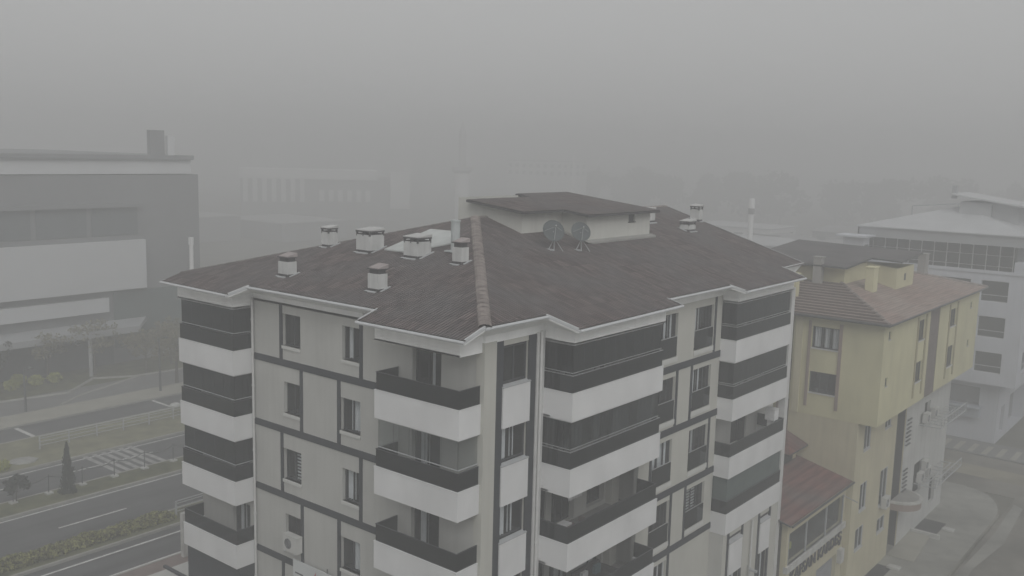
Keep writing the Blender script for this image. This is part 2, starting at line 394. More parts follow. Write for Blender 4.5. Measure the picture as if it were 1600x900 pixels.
# ---- loggia of the north stack
holesD = []
for k in range(4):
    z = -3 * k; holesD += [(19.3, 20.3, z - .95, z + 1.3, .1), (22.1, 24.0, z - .95, z + 1.3, .12)]
wall_holes(wall, ED, 18.8, YN, -10.1, 2.3, holesD, mi=0)
wall.face([(-.2, 18.8, -10.1), (.52, 18.8, -10.1), (.52, 18.8, 2.3), (-.2, 18.8, 2.3)], 0)
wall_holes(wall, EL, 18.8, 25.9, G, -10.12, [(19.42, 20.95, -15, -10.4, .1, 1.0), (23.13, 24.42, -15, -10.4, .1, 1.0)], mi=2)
wall.face([(.52, 18.8, G), (1.3, 18.8, G), (1.3, 18.8, -10.12), (.52, 18.8, -10.12)], 0)
wall.face([(-.2, 25.9, G), (1.3, 25.9, G), (1.3, 25.9, -10.12), (-.2, 25.9, -10.12)], 0)
wall.face([(-.2, 18.8, -10.12), (1.3, 18.8, -10.12), (1.3, 25.9, -10.12), (-.2, 25.9, -10.12)], 0)
# ---- west and north walls, corner pier
WWw, WNw = WW(XW), WN(YN)
hw = [(y, y + 1.3, z0 + .45, z0 + 1.85, .2) for z0 in (0, -3, -6, -9, -12) for y in (4, 8.5, 14, 19, 23)]
wall_holes(wall, WWw, 1.2, YN, G, 2.3, hw)
hn = [(x, x + 1.2, z0 + .45, z0 + 1.85, .2) for z0 in (0, -3, -6, -9, -12) for x in (-15, -10.5, -6, -2.6)]
wall_holes(wall, WNw, XW, -.2, G, 2.3, hn)
wall.prism([(XW, 1.2), (-8.5, 1.2), (-.25, 1.2), (-.25, 12), (-.25, YN), (XW, YN)], 2.25, 2.3, 0)
wall.face([(XW, YN, 2.3), (-.2, YN, 2.3), (-8.57, YN, 5.6)], 0)
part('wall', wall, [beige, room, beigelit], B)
pr_ = MB(); pr_.box(.95, 1.33, 25.5, 25.92, G, 2.0); part('corner_pier', pr_, pipe, B)
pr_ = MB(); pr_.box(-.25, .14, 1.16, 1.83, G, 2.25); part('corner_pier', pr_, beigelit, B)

for k, (W, a, b, z0, z1, kk) in enumerate(wins):
    window(B, W, a, b, z0, z1, .16, split=(.5,), curt=[(.12, .42)] if k in (1,) else [(.3, .75)] if k in (3,) else [(.1, .5)] if k in (5, ) else [(.45, .9)] if k in (7,) else None,
           blind=(.5, .95, 0.0) if k == 4 else None, sill=.14)
for k in range(4):
    z = -3 * k
    window(B, S1, -3.5, -2.0, z - .95, z + 1.55, .2, split=(.45, ), fr=frame, curt=[(.15, .45)] if k in (2, 1) else [(.5, .62)], name='balcony_door')
    window(B, S1, -15.25, -13.94, z - .95, z + 1.5, .15, split=(.5,), fr=frame, curt=[(.2, .5)] if k == 3 else None, name='balcony_door')
    window(B, EB, 5.2, 6.9, z - .95, z + 1.3, .08, split=(.5,), curt=[(0.02, .9)], name='balcony_door')
    window(B, EB, 7.3, 8.98, z - .95, z + 1.5, .28, split=(.4, .7), curt=[(.5, .95)] if k != 2 else None, name='balcony_door')
    window(B, EB, 9.95, 11.35, z - .75, z + 1.5, .25, split=(.5,), transom=.4, curt=None if k == 2 else [(.1, .9)])
    window(B, ED, 19.3, 20.3, z - .95, z + 1.3, .06, split=(), name='balcony_door')
    window(B, ED, 22.1, 24.0, z - .95, z + 1.3, .08, split=(.5,), curt=[(.6, .9)] if k != 2 else None, name='balcony_door')
    # tall windows between the stacks, each with its glass guard
    for j, (a, b) in enumerate(((12.55, 14.38), (16.02, 17.93))):
        bl = (.05, .7, .35) if (k, j) == (3, 1) else None
        cu = {(0, 0): [(.45, .62), (.7, .9)], (0, 1): [(.03, .25), (.36, .52)], (1, 1): [(.03, .3), (.42, .6)], (2, 0): [(.1, .35), (.5, .9)], (2, 1): [(.1, .2), (.35, .48)]}.get((k, j))
        o = window(B, E2, a, b, z - .2, z + 1.85, .12, split=(.38, .68), curt=cu, blind=bl, sill=.24)
        g = MB(); wbox(g, E2, a + .02, b - .1, z - .15, z + .76, -.05, -.035); part('glass_guard', g, grail, o)
        g = MB(); wbox(g, E2, a + .02, b - .1, z + .76, z + .79, -.06, -.025); part('guard_rail', g, alum, o)
window(B, E2, 12.55, 14.38, -12.2, -10.15, .12, split=(.35, .7), fr=lightframe, transom=.45)
# vertical and horizontal charcoal bands
for k in range(5):
    z = -3 * k; mb = MB(); wbox(mb, S1, -13.45, -4.33 if k < 5 else .1, z - .47, z - .17, -.035, .02); part('trim_band', mb, band, B)
    strips = ((-11.6, -11.41), (-6.47, -6.28)) if k % 2 == 0 else ((-10.24, -10.05), (-7.82, -7.62))
    top = 2.2 if k == 0 else z + 2.53
    for a, b in strips: mb = MB(); wbox(mb, S1, a, b, z - .17, top, -.03, .02); part('trim_strip', mb, band, B)
for k in range(4):
    z = -3 * k; mb = MB(); wbox(mb, E2, 12.42, 18.8, z - .9, z - .57, -.035, .02); part('trim_band', mb, band, B)
    top = 2.2 if k == 0 else z + 2.1
    for a, b in (((18.0, 18.19),) if k == 0 else ((14.42, 14.62), (15.83, 16.02)) if k % 2 else ((17.95, 18.14), (12.36, 12.55))):
        mb = MB(); wbox(mb, E2, a, b, z - .57 if k != 1 or a != 14.42 else z - .57, top, -.03, .02); part('trim_strip', mb, band, B)
for a, b in ((14.42, 14.62), (12.4, 12.55)): mb = MB(); wbox(mb, E2, a, b, G, -9.9, -.03, .02); part('trim_strip', mb, band, B)
# stair strip: charcoal surround, white panels, windows between
mb = MB(); wbox(mb, E1, 1.83, 2.22, G, 2.2, -.04, .02); part('trim_strip', mb, band, B)
mb = MB(); wbox(mb, E1, 3.73, 4.18, G, 2.2, -.04, .02); part('trim_strip', mb, band, B)
for k in range(5):
    z = -3 * k
    mb = MB(); mb.box(.0, .2, 2.18, 3.78, z - 1.1, z + .44); part('white_panel', mb, white, B)
    mb = MB(); mb.prism([(.02, 2.16), (.22, 2.16), (.22, 3.8), (.02, 3.8)], z + .44, lambda x, y, z=z: z + (.47 if x > .1 else .53)); part('panel_coping', mb, lead, B)
    z1 = 1.95 if k == 0 else z + 1.9
    window(B, E1, 2.24, 3.71, z + .56, z1, .1, split=(.5,), curt=None if k == 0 else [(.05, .35), (.5, .66)])
for a, b, t in ((19.42, 20.95, -10.62), (23.13, 24.42, -10.62)):
    mb = MB(); wbox(mb, EL, a - .18, a + .04, G, -10.12, -.03, .02); wbox(mb, EL, b - .06, b + .15, G, -10.12, -.03, .02); part('trim_strip', mb, band, B)
    mb = MB(); mb.box(1.2, 1.4, a + .02, b - .02, -12.5, t - .14); part('white_panel', mb, white, B)
    mb = MB(); mb.prism([(1.2, a), (1.42, a), (1.42, b), (1.2, b)], t - .14, lambda x, y, t=t: t - (.1 if x > 1.3 else 0)); part('panel_coping', mb, lead, B)
    window(B, EL, a + .03, b - .05, -14.9, -12.5, .1, split=(.5,), curt=[(.1, .4), (.6, .85)])
    window(B, EL, a + .03, b - .05, -10.58, -10.42, .1, split=())
# downpipes
def downpipe(x, y, z1, z0=G, r=.055):
    mb = MB(); mb.tube((x, y, z0), (x, y, z1), r, 10)
    z = z0 + 1
    while z < z1: mb.tube((x, y, z), (x, y, z + .06), r * 1.35, 10); z += 1.5
    part('downpipe', mb, pipe, B, smooth=False)
downpipe(-13.4, 1.08, 2.3); downpipe(.22, 4.4, 2.3, r=.06); downpipe(1.42, 22.0, -10.2); downpipe(-5.9, .9, 2.75, 2.2)
mb = MB(); mb.box(.0, .2, 4.18, 4.3, G, 2.25); mb.box(.0, .16, 4.5, 4.69, G, 2.25); part('corner_fin', mb, pipe, B)

# ---- balconies
def balcony(pts, z, closed, top=1.88, bright=False, bl=None, clear=None, floor=None, label=None):
    """pts: plan of the outer face from wall to wall; right-hand side is the inside"""
    mb = MB(); mb.path(pts, .14, z - 1.104, z - .02); mb.path(offset(pts, -.015), .18, z - .03, z + .0)
    fl = floor or [pts[0]] + [pts[1], pts[2]] + [pts[3]]
    ins = offset(pts, .13)
    fl = floor or ins
    mb.prism(fl, z - 1.09, z - .95, 1)
    o = part('balcony', mb, [white, floor_tile], B, label)
    rp = offset(pts, .05); g = MB(); g.path(rp, .015, z + .005, z + .67); part('glass_railing', g, grail, o)
    r = MB(); r.path(offset(pts, .03), .05, z + .67, z + .69); part('handrail', r, alum if bright else frame, o)
    if closed:
        gp = offset(pts, .12); g = MB(); g.path(gp, .012, z + .72, z + top - .05); part('glazing', g, clear or gdark, o)
        t = MB(); t.path(offset(pts, .09), .05, z + .755, z + .775); t.path(offset(pts, .09), .07, z + top - .05, z + top)
        part('glazing_track', t, alum if bright else lead, o)
        for a, b in zip(gp, gp[1:]):
            L = math.dist(a, b); n = max(1, int(L / .72))
            for i in range(n + 1):
                q = i / n; x, y = a[0] + (b[0] - a[0]) * q, a[1] + (b[1] - a[1]) * q
                s = MB(); s.box(x - .005, x + .005, y - .005, y + .005, z + .73, z + top - .05); part('glazing_seal', s, frame, o)
    if bl:
        gp = offset(pts, .10); g = MB(); g.path(gp, .012, z + .5, z + top); part('blind', g, blindm, o)
    return o
def Apts(): return [(-17.77, 1.2), (-17.77, .12), (-13.5, .12), (-13.5, 1.2)]
def Bpts(): return [(-4.31, 1.2), (-4.31, 0), (0, 0), (0, 1.18)]
def Cpts(): return [(.1, 4.69), (1.53, 4.69), (1.53, 11.44), (.5, 11.44)]
def Dpts(): return [(.5, 18.8), (1.385, 18.8), (1.385, 25.5), (-.2, 25.5)]
def rev(p): return p
# the path helper grows to the right of travel; these plans run with the inside on the left, so mirror the sign
_off = offset
def offset(pts, t): return _off(pts, -t)
for k in range(4): balcony(Apts(), -3 * k, k < 3, 1.88)
for k in range(4): balcony(Bpts(), -3 * k, k == 1, 1.88, clear=gclear)
for k in range(4):
    cl = None if k != 1 else glass('balcony_glass_pale', (.7, .72, .73), .8)
    bal_ = balcony(Cpts(), -3 * k, k < 2, 1.88, bright=(k < 2), clear=cl and cl, floor=[(-1.2, 4.8), (1.4, 4.8), (1.4, 11.33), (.52, 11.33), (.3, 12.4), (-1.2, 12.4)])
    if k == 1: cbal = bal_
for k in range(4): balcony(Dpts(), -3 * k, k < 2, 1.88, bright=(k < 2), bl=(k == 3), floor=[(-.2, 18.92), (1.26, 18.92), (1.26, 25.4), (-.2, 25.4)])
for a, b in ((5.2, 5.9), (6.6, 7.1), (8.0, 9.3), (9.9, 11.1)): part('curtain', curtain_mb(WE(1.2), a, b, -3 + .1, -3 + 1.8, 0, .04, .24), mat('grey_curtain_%d' % int(a), (.30, .31, .31), .95, .06, 3), cbal)
# slabs over the loggias so no light leaks between storeys
mb = MB()
for k in range(5):
    mb.prism([(-1.2, 4.69), (.5, 4.69), (.5, 12.4), (-1.2, 12.4)], 1.9 - 3 * k + .01, 1.98 - 3 * k)
part('storey_slab', mb, white, B)

# ---- eaves: cladding that flares out from the wall heads to the roof edge
def zs(y): return 3.02 + .28 * (y - .45)
def ze(x): return 3.241 - .3 * x
wl = [(-17.77, 6), (-17.77, .12), (-13.5, .12), (-13.5, 1.2), (-4.31, 1.2), (-4.31, 0), (0, 0), (0.02, 1.18), (.12, 1.2), (.12, 4.69), (1.53, 4.69), (1.53, 11.44), (.54, 11.44), (.54, 18.8), (1.385, 18.8), (1.385, 25.5), (.4, 25.5), (.35, 27.5), (-8.57, 27.55), (XW, 27.5), (XW, 6)]
el = [(-18.0, 6, 3.05), (-17.9, -.55, zs(-.55)), (-12.72, -.62, zs(-.62)), (-12.6, .36, zs(.36)), (-4.55, .36, zs(.36)), (-4.47, -.68, zs(-.68)), (.8, -.66, zs(-.66)), (.73, .3, zs(.3)),
      (.73, .45, 3.02), (.73, 3.95, ze(.73)), (2.05, 4.2, ze(2.05)), (1.93, 12.0, ze(1.93)), (1.27, 11.9, ze(1.27)), (1.27, 17.95, ze(1.27)), (1.98, 18.2, ze(1.98)), (1.95, 25.47, ze(1.95)), (.58, 25.6, ze(.58)), (.5, 28.6, ze(.5)),
      (-8.57, 28.6, 5.81), (-17.9, 28.6, 3.05), (-18.0, 6, 3.05)]
mb = MB()
outer = {1, 2, 5, 6, 10, 11, 14, 15}
def zmid(i): return 2.42 if i in outer else 2.5
def zbot(i): return 1.9 if i in outer else 2.2
for i in range(len(wl) - 1):
    a, b, c, d = wl[i], wl[i + 1], el[i + 1], el[i]
    if i == 18 or i == 17: 
        ga = 2.3; 
    zb, zb2 = zbot(i), zbot(i + 1)
    if {i, i + 1} <= outer or zb == zb2: pass
    zb = zb2 = max(zb, zb2) if zb != zb2 else zb
    if zb != 1.9 or True:
        # returns between an outer and an inner run carry the lower edge of the outer one
        if (i in outer) != (i + 1 in outer): zb = zb2 = 1.9
    da, db = d[2] - .16, c[2] - .16
    if i in (17, 18): 
        mb.face([(a[0], a[1], 2.3), (b[0], b[1], 2.3 if i == 18 else 5.55), (c[0], c[1], db), (d[0], d[1], da)] if False else [(a[0], a[1], a[2] if len(a) > 2 else 2.3 if i == 17 else 5.6), (b[0], b[1], 5.6 if i == 17 else 2.3), (c[0], c[1], db), (d[0], d[1], da)])
        mb.face([(d[0], d[1], da), (c[0], c[1], db), (c[0], c[1], c[2] - .03), (d[0], d[1], d[2] - .03)]); continue
    mb.face([(a[0], a[1], zb), (b[0], b[1], zb2), (b[0], b[1], zmid(i + 1)), (a[0], a[1], zmid(i))])
    mb.face([(a[0], a[1], zmid(i)), (b[0], b[1], zmid(i + 1)), (c[0], c[1], db), (d[0], d[1], da)])
    mb.face([(d[0], d[1], da), (c[0], c[1], db), (c[0], c[1], c[2] - .03), (d[0], d[1], d[2] - .03)])
    # ceiling of the boxed-out runs
for q in ([(-17.77, 1.2), (-17.77, .12), (-13.5, .12), (-13.5, 1.2)], [(-4.31, 1.2), (-4.31, 0), (0, 0), (0, 1.2)], [(-1.2, 4.69), (1.53, 4.69), (1.53, 11.44), (-1.2, 11.44)], [(-.2, 18.8), (1.385, 18.8), (1.385, 25.5), (-.2, 25.5)]):
    mb.prism(q, 1.903, 1.96)
part('eave_cladding', mb, soffit, B)
# gutters along the horizontal eaves
mb = MB()
for i in (1, 3, 5, 8, 9, 10, 12, 14, 16):
    a, b = Vector(el[i]), Vector(el[i + 1])
    if abs(a.z - b.z) > .06: continue
    d = (b - a).normalized(); n = Vector((d.y, -d.x, 0)).normalized() * .075
    mb.tube(a + n + Vector((0, 0, -.07)) - d * .03, b + n + Vector((0, 0, -.07)) + d * .03, .062, 8)
    part('gutter', mb, gutterm, B); mb = MB()
# rake boards
for i in (0, 2, 4, 6, 7, 9, 11, 13, 15, 17, 18, 19):
    a, b = Vector(el[i]), Vector(el[i + 1]); d = (b - a)
    if d.length < .1: continue
    n = Vector((d.y, -d.x, 0)).normalized() * .03
    mb.face([a + n + Vector((0, 0, -.09)), b + n + Vector((0, 0, -.09)), b + n + Vector((0, 0, .035)), a + n + Vector((0, 0, .035))])
    mb.face([a + n + Vector((0, 0, .035)), b + n + Vector((0, 0, .035)), b - n * 1.5 + Vector((0, 0, .035)), a - n * 1.5 + Vector((0, 0, .035))])
    part('rake_board', mb, gutterm, B); mb = MB()

# ---- roof
PK, PN = (-8.57, 10.44, 5.815), (-8.57, 28.6, 5.81)
HIP = (.73, .45, 3.022)
rf = MB()
def south(pts): rf.face([(x, y, zs(y)) for x, y in pts], 0, [(x, y) for x, y in pts])
def east(pts): rf.face([(x, y, ze(x)) for x, y in pts], 0, [(y, x) for x, y in pts])
rf.face([(-18.0, .45, 3.02), (-8.57 - 4, .45, 3.02), (-4.5, .45, 3.02), HIP, PK], 0, [(-18, .45), (-12.57, .45), (-4.5, .45), (.73, .45), (-8.57, 10.44)])
south([(-17.9, -.57), (-12.7, -.62), (-12.6, .45), (-18.0, .45)])
south([(-12.6, .36), (-4.55, .36), (-4.5, .45), (-12.6, .45)])
south([(-4.47, -.68), (.8, -.66), (.73, .45), (-4.5, .45)])
rf.face([HIP, (.73, 28.6, ze(.73)), PN, PK], 0, [(.45, .73), (28.6, .73), (28.6, -8.57), (10.44, -8.57)])
east([(.73, 3.95), (2.05, 4.2), (1.93, 12.0), (1.27, 11.95), (.73, 11.95)])
east([(.73, 11.95), (1.27, 11.95), (1.27, 17.95), (.73, 17.95)])
east([(.73, 17.95), (1.27, 17.95), (1.98, 18.2), (1.95, 25.47), (.73, 25.6)])
rf.face([(-18.0, .45, 3.02), PK, PN, (-18.0, 28.6, 3.02)], 0, [(.45, -18), (10.44, -8.57), (28.6, -8.57), (28.6, -18)])
roof = part('roof', rf, roofm, B)
# ridge and hip cappings: rows of overlapping half-round tiles
def capping(a, b, r=.2, name='ridge_cap', m_=None):
    a, b = Vector(a), Vector(b); d = b - a; n = int(d.length / .42); mb = MB(); dn = d.normalized(); side = Vector((dn.y, -dn.x, 0)).normalized(); up = side.cross(dn)
    if up.z < 0: up = -up
    for i in range(n):
        p, q = a + d * (i / n), a + d * ((i + 1.08) / n)
        rr = (r, r * .93)
        prev = None
        for t in range(7):
            th = math.pi * (t / 6); c, s = math.cos(th), math.sin(th)
            cur = (p + side * c * rr[0] + up * s * rr[0] * .55 - up * .03, q + side * c * rr[1] + up * s * rr[1] * .5 - up * .03)
            if prev: mb.face([prev[0], prev[1], cur[1], cur[0]])
            prev = cur
    part(name, mb, m_ or ridge_m, roof)
capping(HIP, PK, .25, 'hip_cap'); capping((-18.0, .45, 3.03), PK, .12, 'hip_cap', m_=mat('dark_ridge_tile', (.12, .105, .10), .85, .2, 2)); capping(PK, PN, .14)

# chimneys
def chimney(x0, x1, y0, y1, base, h, cap, name='chimney'):
    """x0..x1,y0..y1 plan; base = roof height at its front corner; h = height of the white shaft above it"""
    mb = MB(); zp = (lambda x, y: zs(y)) if cap[-1] != 'E' else (lambda x, y: ze(x)); base = zp(x1, y0); zt = base + h + .12
    mb.box(x0, x1, y0, y1, base + .13, zt, 0)
    mb.box(x0 + .02, x1 - .02, y0 + .02, y1 - .02, base - .7, base + .13, 1)
    e = .1
    for q in ([(x0 - e, y0 - e), (x1 - .1, y0 - e), (x1 - .1, y0 - .01), (x0 - e, y0 - .01)], [(x1 + .01, y0 + .08), (x1 + e, y0 + .08), (x1 + e, y1 + e), (x1 + .01, y1 + e)]):
        mb.prism(q, lambda x, y: zp(x, y) - .05, lambda x, y: zp(x, y) + .035, 2)
    for q in ([(x0 - e, y0 - e), (x0 + .08, y0 - e), (x0 + .08, y1 + e), (x0 - e, y1 + e)],): mb.prism(q, lambda x, y: zp(x, y) - .05, lambda x, y: zp(x, y) + .03, 1)
    if cap[0] == 'h':
        mb.box(x0 + .05, x1 - .05, y0 + .05, y1 - .05, zt, zt + .2, 1)
        mb.prism([(x0 - .03, y0 - .03), (x1 + .03, y0 - .03), (x1 + .03, y1 + .03), (x0 - .03, y1 + .03)], zt + .17, zt + .21, 1)
        mb.prism([(x0 + .03, y0 + .02), (x1 - .02, y0 + .02), (x1 + .02, y1 + .03), (x0 + .06, y1 + .03)], zt + .21, lambda x, y: zt + (.38 if y > (y0 + y1) / 2 else .24), 3)
    else:
        mb.box(x0 + .05, x1 - .05, y0 + .05, y1 - .05, zt, zt + .05, 1)
        n = max(1, round((x1 - x0) / .45))
        for i in range(n + 1):
            cx = x0 + (x1 - x0 - .07) * i / n
            for cyy in (y0, y1 - .07): mb.box(cx, cx + .07, cyy, cyy + .07, zt - .06, zt + .17, 1)
        mb.box(x0 - .02, x1 + .02, y0 - .02, y1 + .02, zt + .12, zt + .19, 1)
        mb.prism([(x0 - .03, y0 - .03), (x1 + .03, y0 - .03), (x1 + .03, y1 + .03), (x0 - .03, y1 + .03)], zt + .19, lambda x, y: zt + (.22 if y < (y0 + y1) / 2 else .31), 4)
    return part(name, mb, [chimw, chimd, lead, capr, capw], roof)
chimney(-12.2, -11.55, 1.6, 2.1, 3.5, .55, 'hood')
chimney(-13.46, -12.94, 5.05, 5.6, 4.44, .6, 'flat')
chimney(-10.93, -10.03, 4.97, 5.85, 4.45, .7, 'flat')
chimney(-7.9, -7.04, 5.0, 5.83, 4.45, .62, 'flat')
chimney(-6.45, -5.84, 1.6, 2.1, 3.5, .6, 'hood')
chimney(-5.03, -4.51, 5.0, 5.45, 4.45, .6, 'hood')
chimney(-6.8, -6.3, 22.7, 23.5, 5.1, .45, 'flatE')
chimney(-5.3, -4.7, 24.6, 25.4, 4.75, .28, 'flatE')
chimney(-6.5, -5.9, 28.0, 28.5, 4.98, .62, 'flatE')
# pale translucent sheets lying on the slope
mb = MB(); mb.prism([(-9.64, 5.5), (-8.3, 5.5), (-6.75, 7.1), (-8.05, 8.3), (-9.48, 8.3)], lambda x, y: zs(y) + .01, lambda x, y: zs(y) + .07); part('roof_light', mb, mat('rooflight_sheet', (.47, .49, .48), .5, .1, 2), roof)
# vent stack
mb = MB(); mb.tube((-6.1, 6.35, 4.4), (-6.1, 6.35, 5.95), .2, 14); mb.box(-6.45, -5.75, 6.02, 6.7, 4.62, 4.68); mb.tube((-6.1, 6.35, 5.93), (-6.1, 6.35, 6.0), .23, 14); part('vent_stack', mb, mat('vent_tin', (.45, .48, .48), .5, .1, 3), roof)
# roof house (stair head and tank room) with its own low roof
rh = MB()
plan = [(-10.4, 11.24), (-6.33, 11.24), (-6.33, 14.45), (-4.8, 14.45), (-4.8, 20.4), (-10.4, 20.4)]
def zr(x, y): return 6.05 + .11 * (-4.4 - x)
hole = [(18.25, 18.85, 5.5, 6.0, .1)]
wall_holes(rh, WE(-4.8), 14.45, 20.4, 4.2, 6.0, hole)
for (a, b) in ((plan[0], plan[1]), (plan[1], plan[2]), (plan[2], plan[3]), (plan[4], plan[5]), (plan[5], plan[0])):
    rh.face([(a[0], a[1], 4.0), (b[0], b[1], 4.0), (b[0], b[1], zr(*b) - .05), (a[0], a[1], zr(*a) - .05)], 0)
rh.face([(-4.8, 14.45, 6.0), (-4.8, 20.4, 6.0), (-4.8, 20.4, 6.05), (-4.8, 14.45, 6.05)], 0)
RHo = part('roof_house', rh, [mat('roof_house_render', (.56, .56, .52), .85, .05, .8, .05, streak=.08), room], B)
p2 = [(-9.5, 10.8), (-5.9, 10.8), (-5.9, 14.0), (-4.4, 14.0), (-4.4, 20.75), (-10.6, 20.75), (-10.6, 16.0), (-9.5, 16.0)]
rm = MB(); rm.prism(p2, lambda x, y: zr(x, y) - .13, lambda x, y: zr(x, y) - .02, 1)
rm.face([(x, y, zr(x, y) + .01) for x, y in p2], 0, [(y, x) for x, y in p2])
part('roof', rm, [roofm, chimd], RHo)
mb = MB(); wbox(mb, WE(-4.8), 18.25, 18.85, 5.5, 6.0, .08, .1); wbox(mb, WE(-4.8), 18.2, 18.9, 5.46, 5.5, -.05, .05); part('window', mb, frame, RHo)
mb = MB()
mb.prism([(-4.8, 14.2), (-4.5, 14.2), (-4.5, 20.6), (-4.8, 20.6)], lambda x, y: ze(x), lambda x, y: ze(x) + .09); mb.prism([(-6.33, 14.2), (-4.5, 14.2), (-4.5, 14.45), (-6.33, 14.45)], lambda x, y: ze(x), lambda x, y: ze(x) + .07)
part('base_flashing', mb, concrete, RHo)
# satellite dishes
def dish(x, y, z, yaw, r, lab):
    o = thing('satellite_dish', (x, y, z), lab, 'satellite dish', 'satellite dishes by the roof house')
    mb = MB(); c = Vector((x, y, z + .75)); dirv = Vector((math.sin(yaw) * .8, -math.cos(yaw) * .8, .5)).normalized(); q = dirv.to_track_quat('Z', 'Y'); rings = 6; seg = 28
    pts = [[c + q @ Vector((r * i / rings * math.cos(2 * math.pi * k / seg), r * 1.08 * i / rings * math.sin(2 * math.pi * k / seg), .22 * r * (i / rings) ** 2)) for k in range(seg)] for i in range(rings + 1)]
    for i in range(rings):
        for k in range(seg):
            kk = (k + 1) % seg; mb.face([pts[i][k], pts[i][kk], pts[i + 1][kk], pts[i + 1][k]])
    for k in range(seg):
        kk = (k + 1) % seg; mb.tube(pts[rings][k], pts[rings][kk], .012, 5)
    part('reflector', mb, darkdish, o)
    mb = MB(); f = c + q @ Vector((0, 0, r * 1.1)); b0 = c + q @ Vector((0, -r * .95, .05)); mb.tube(b0, f, .015, 6); mb.tube(f - dirv * .05, f + dirv * .08, .035, 10); mb.tube(c + q @ Vector((r * .8, 0, .1)), f, .008, 5); mb.tube(c + q @ Vector((-r * .8, 0, .1)), f, .008, 5)
    part('feed_arm', mb, metall, o)
    mb = MB(); mb.tube((x, y + .12, z - .15), (x, y + .12, z + .75), .03, 8); mb.tube((x, y + .12, z + .7), c, .03, 8)
    for dx, dy in ((-.35, .35), (.35, .35), (.0, -.3)): mb.tube((x + dx, y + dy, z - .05 - .3 * dx), (x, y + .12, z + .45), .018, 6)
    mb.box(x - .3, x + .3, y - .35, y - .25, z - .1, z - .02)
    part('mast', mb, metall, o); return o
dish(-4.45, 11.2, 4.62, .9, .5, 'dark satellite dish standing furthest left of two on the roof, by the roof house')
dish(-4.1, 12.9, 4.52, .9, .46, 'dark satellite dish in the notch of the roof house wall, the right one of two')

# ---- things on the apartment block
def ac_unit(x, y, z, W, lab, grp='air conditioner units', wdt=.8, hgt=.58, face='S'):
    o = thing('air_conditioner', (x, y, z), lab, 'air conditioner', grp)
    mb = MB(); hw_ = wdt / 2
    def bx(a0, a1, d0, d1, z0, z1, m=mb, mi=0):
        if face == 'S': m.box(x + a0, x + a1, y - d1, y - d0, z + z0, z + z1, mi)
        else: m.box(x + d0, x + d1, y + a0, y + a1, z + z0, z + z1, mi)
    bx(-hw_, hw_, .05, .36, 0, hgt); bx(-hw_ - .01, hw_ + .01, .04, .37, hgt, hgt + .02); part('casing', mb, acw, o)
    mb = MB(); cx = -wdt * .13
    for i in range(5):
        rr = .05 + i * .045
        for k in range(20):
            a, b = 2 * math.pi * k / 20, 2 * math.pi * (k + 1) / 20
            if face == 'S': mb.tube((x + cx + rr * math.cos(a), y - .375, z + hgt / 2 + rr * math.sin(a)), (x + cx + rr * math.cos(b), y - .375, z + hgt / 2 + rr * math.sin(b)), .006, 4)
            else: mb.tube((x + .375, y + cx + rr * math.cos(a), z + hgt / 2 + rr * math.sin(a)), (x + .375, y + cx + rr * math.cos(b), z + hgt / 2 + rr * math.sin(b)), .006, 4)
    part('fan_grille', mb, metall, o)
    mb = MB()
    if face == 'S': mb.tube((x + cx, y - .362, z + hgt / 2), (x + cx, y - .368, z + hgt / 2), .235, 24)
    else: mb.tube((x + .362, y + cx, z + hgt / 2), (x + .368, y + cx, z + hgt / 2), .235, 24)
    part('fan_opening', mb, void, o)
    mb = MB()
    for a in (-hw_ * .7, hw_ * .7): bx(a - .02, a + .02, -.02, .4, -.05, 0, mb); bx(a - .02, a + .02, -.02, .02, -.05, .25, mb)
    part('bracket', mb, metall, o); return o
ac_unit(-10.55, 1.17, -8.62, S1, 'beige air conditioner hung on the left facade above the white banner', wdt=.95, hgt=.72)
ac = ac_unit(.3, 21.3, -6.93, ED, 'pale air conditioner standing on the floor of the open north balcony', face='E', wdt=.8, hgt=.95)
# banner
bn = thing('shop_banner', (-9.0, 1.0, -10.6), 'white banner with a small red and green mark fixed low on the left facade', 'banner')
mb = MB(); mb.box(-10.55, -7.35, .98, 1.03, -9.75, -8.98)
mb.face([(-10.5, .975, -9.75), (-10.1, .975, -10.5), (-8.95, .975, -10.5), (-8.8, .975, -9.75)]) ; mb.box(-8.9, -7.35, .985, 1.03, -10.9, -9.75); mb.box(-10.5, -10.2, .985, 1.03, -10.9, -9.75)
part('board', mb, mat('banner_vinyl', (.62, .64, .64), .6, .05, 1), bn)
mb = MB(); dk = [(-10.28, -9.76), (-9.75, -9.72), (-9.4, -9.86), (-9.35, -10.0), (-9.1, -9.9), (-8.98, -10.1), (-8.85, -10.4), (-8.8, -10.9), (-10.2, -10.9)]
mb.face([(x, .968, z) for x, z in dk]); mb.box(-10.4, -9.85, .972, .978, -9.58, -9.52); part('dark_graphic', mb, letter, bn)
mb = MB(); mb.prism([(-9.2, .96), (-8.95, .96), (-8.95, .975), (-9.2, .975)], -9.65, lambda x, y: -9.35 if x > -9.1 else -9.6); mb.face([(-9.12, .958, -9.4), (-9.0, .958, -9.4), (-8.96, .958, -9.1)]); part('red_mark', mb, redm, bn)
mb = MB(); mb.face([(-9.25, .957, -9.75), (-8.8, .957, -9.8), (-8.85, .957, -9.66), (-9.2, .957, -9.62)]); part('green_mark', mb, greenm, bn)
mb = MB()
for x in (-9.9, -8.3): mb.tube((x, 1.02, -8.98), (x - .2, 1.2, -8.9), .02, 6)
part('bracket', mb, metald, bn)
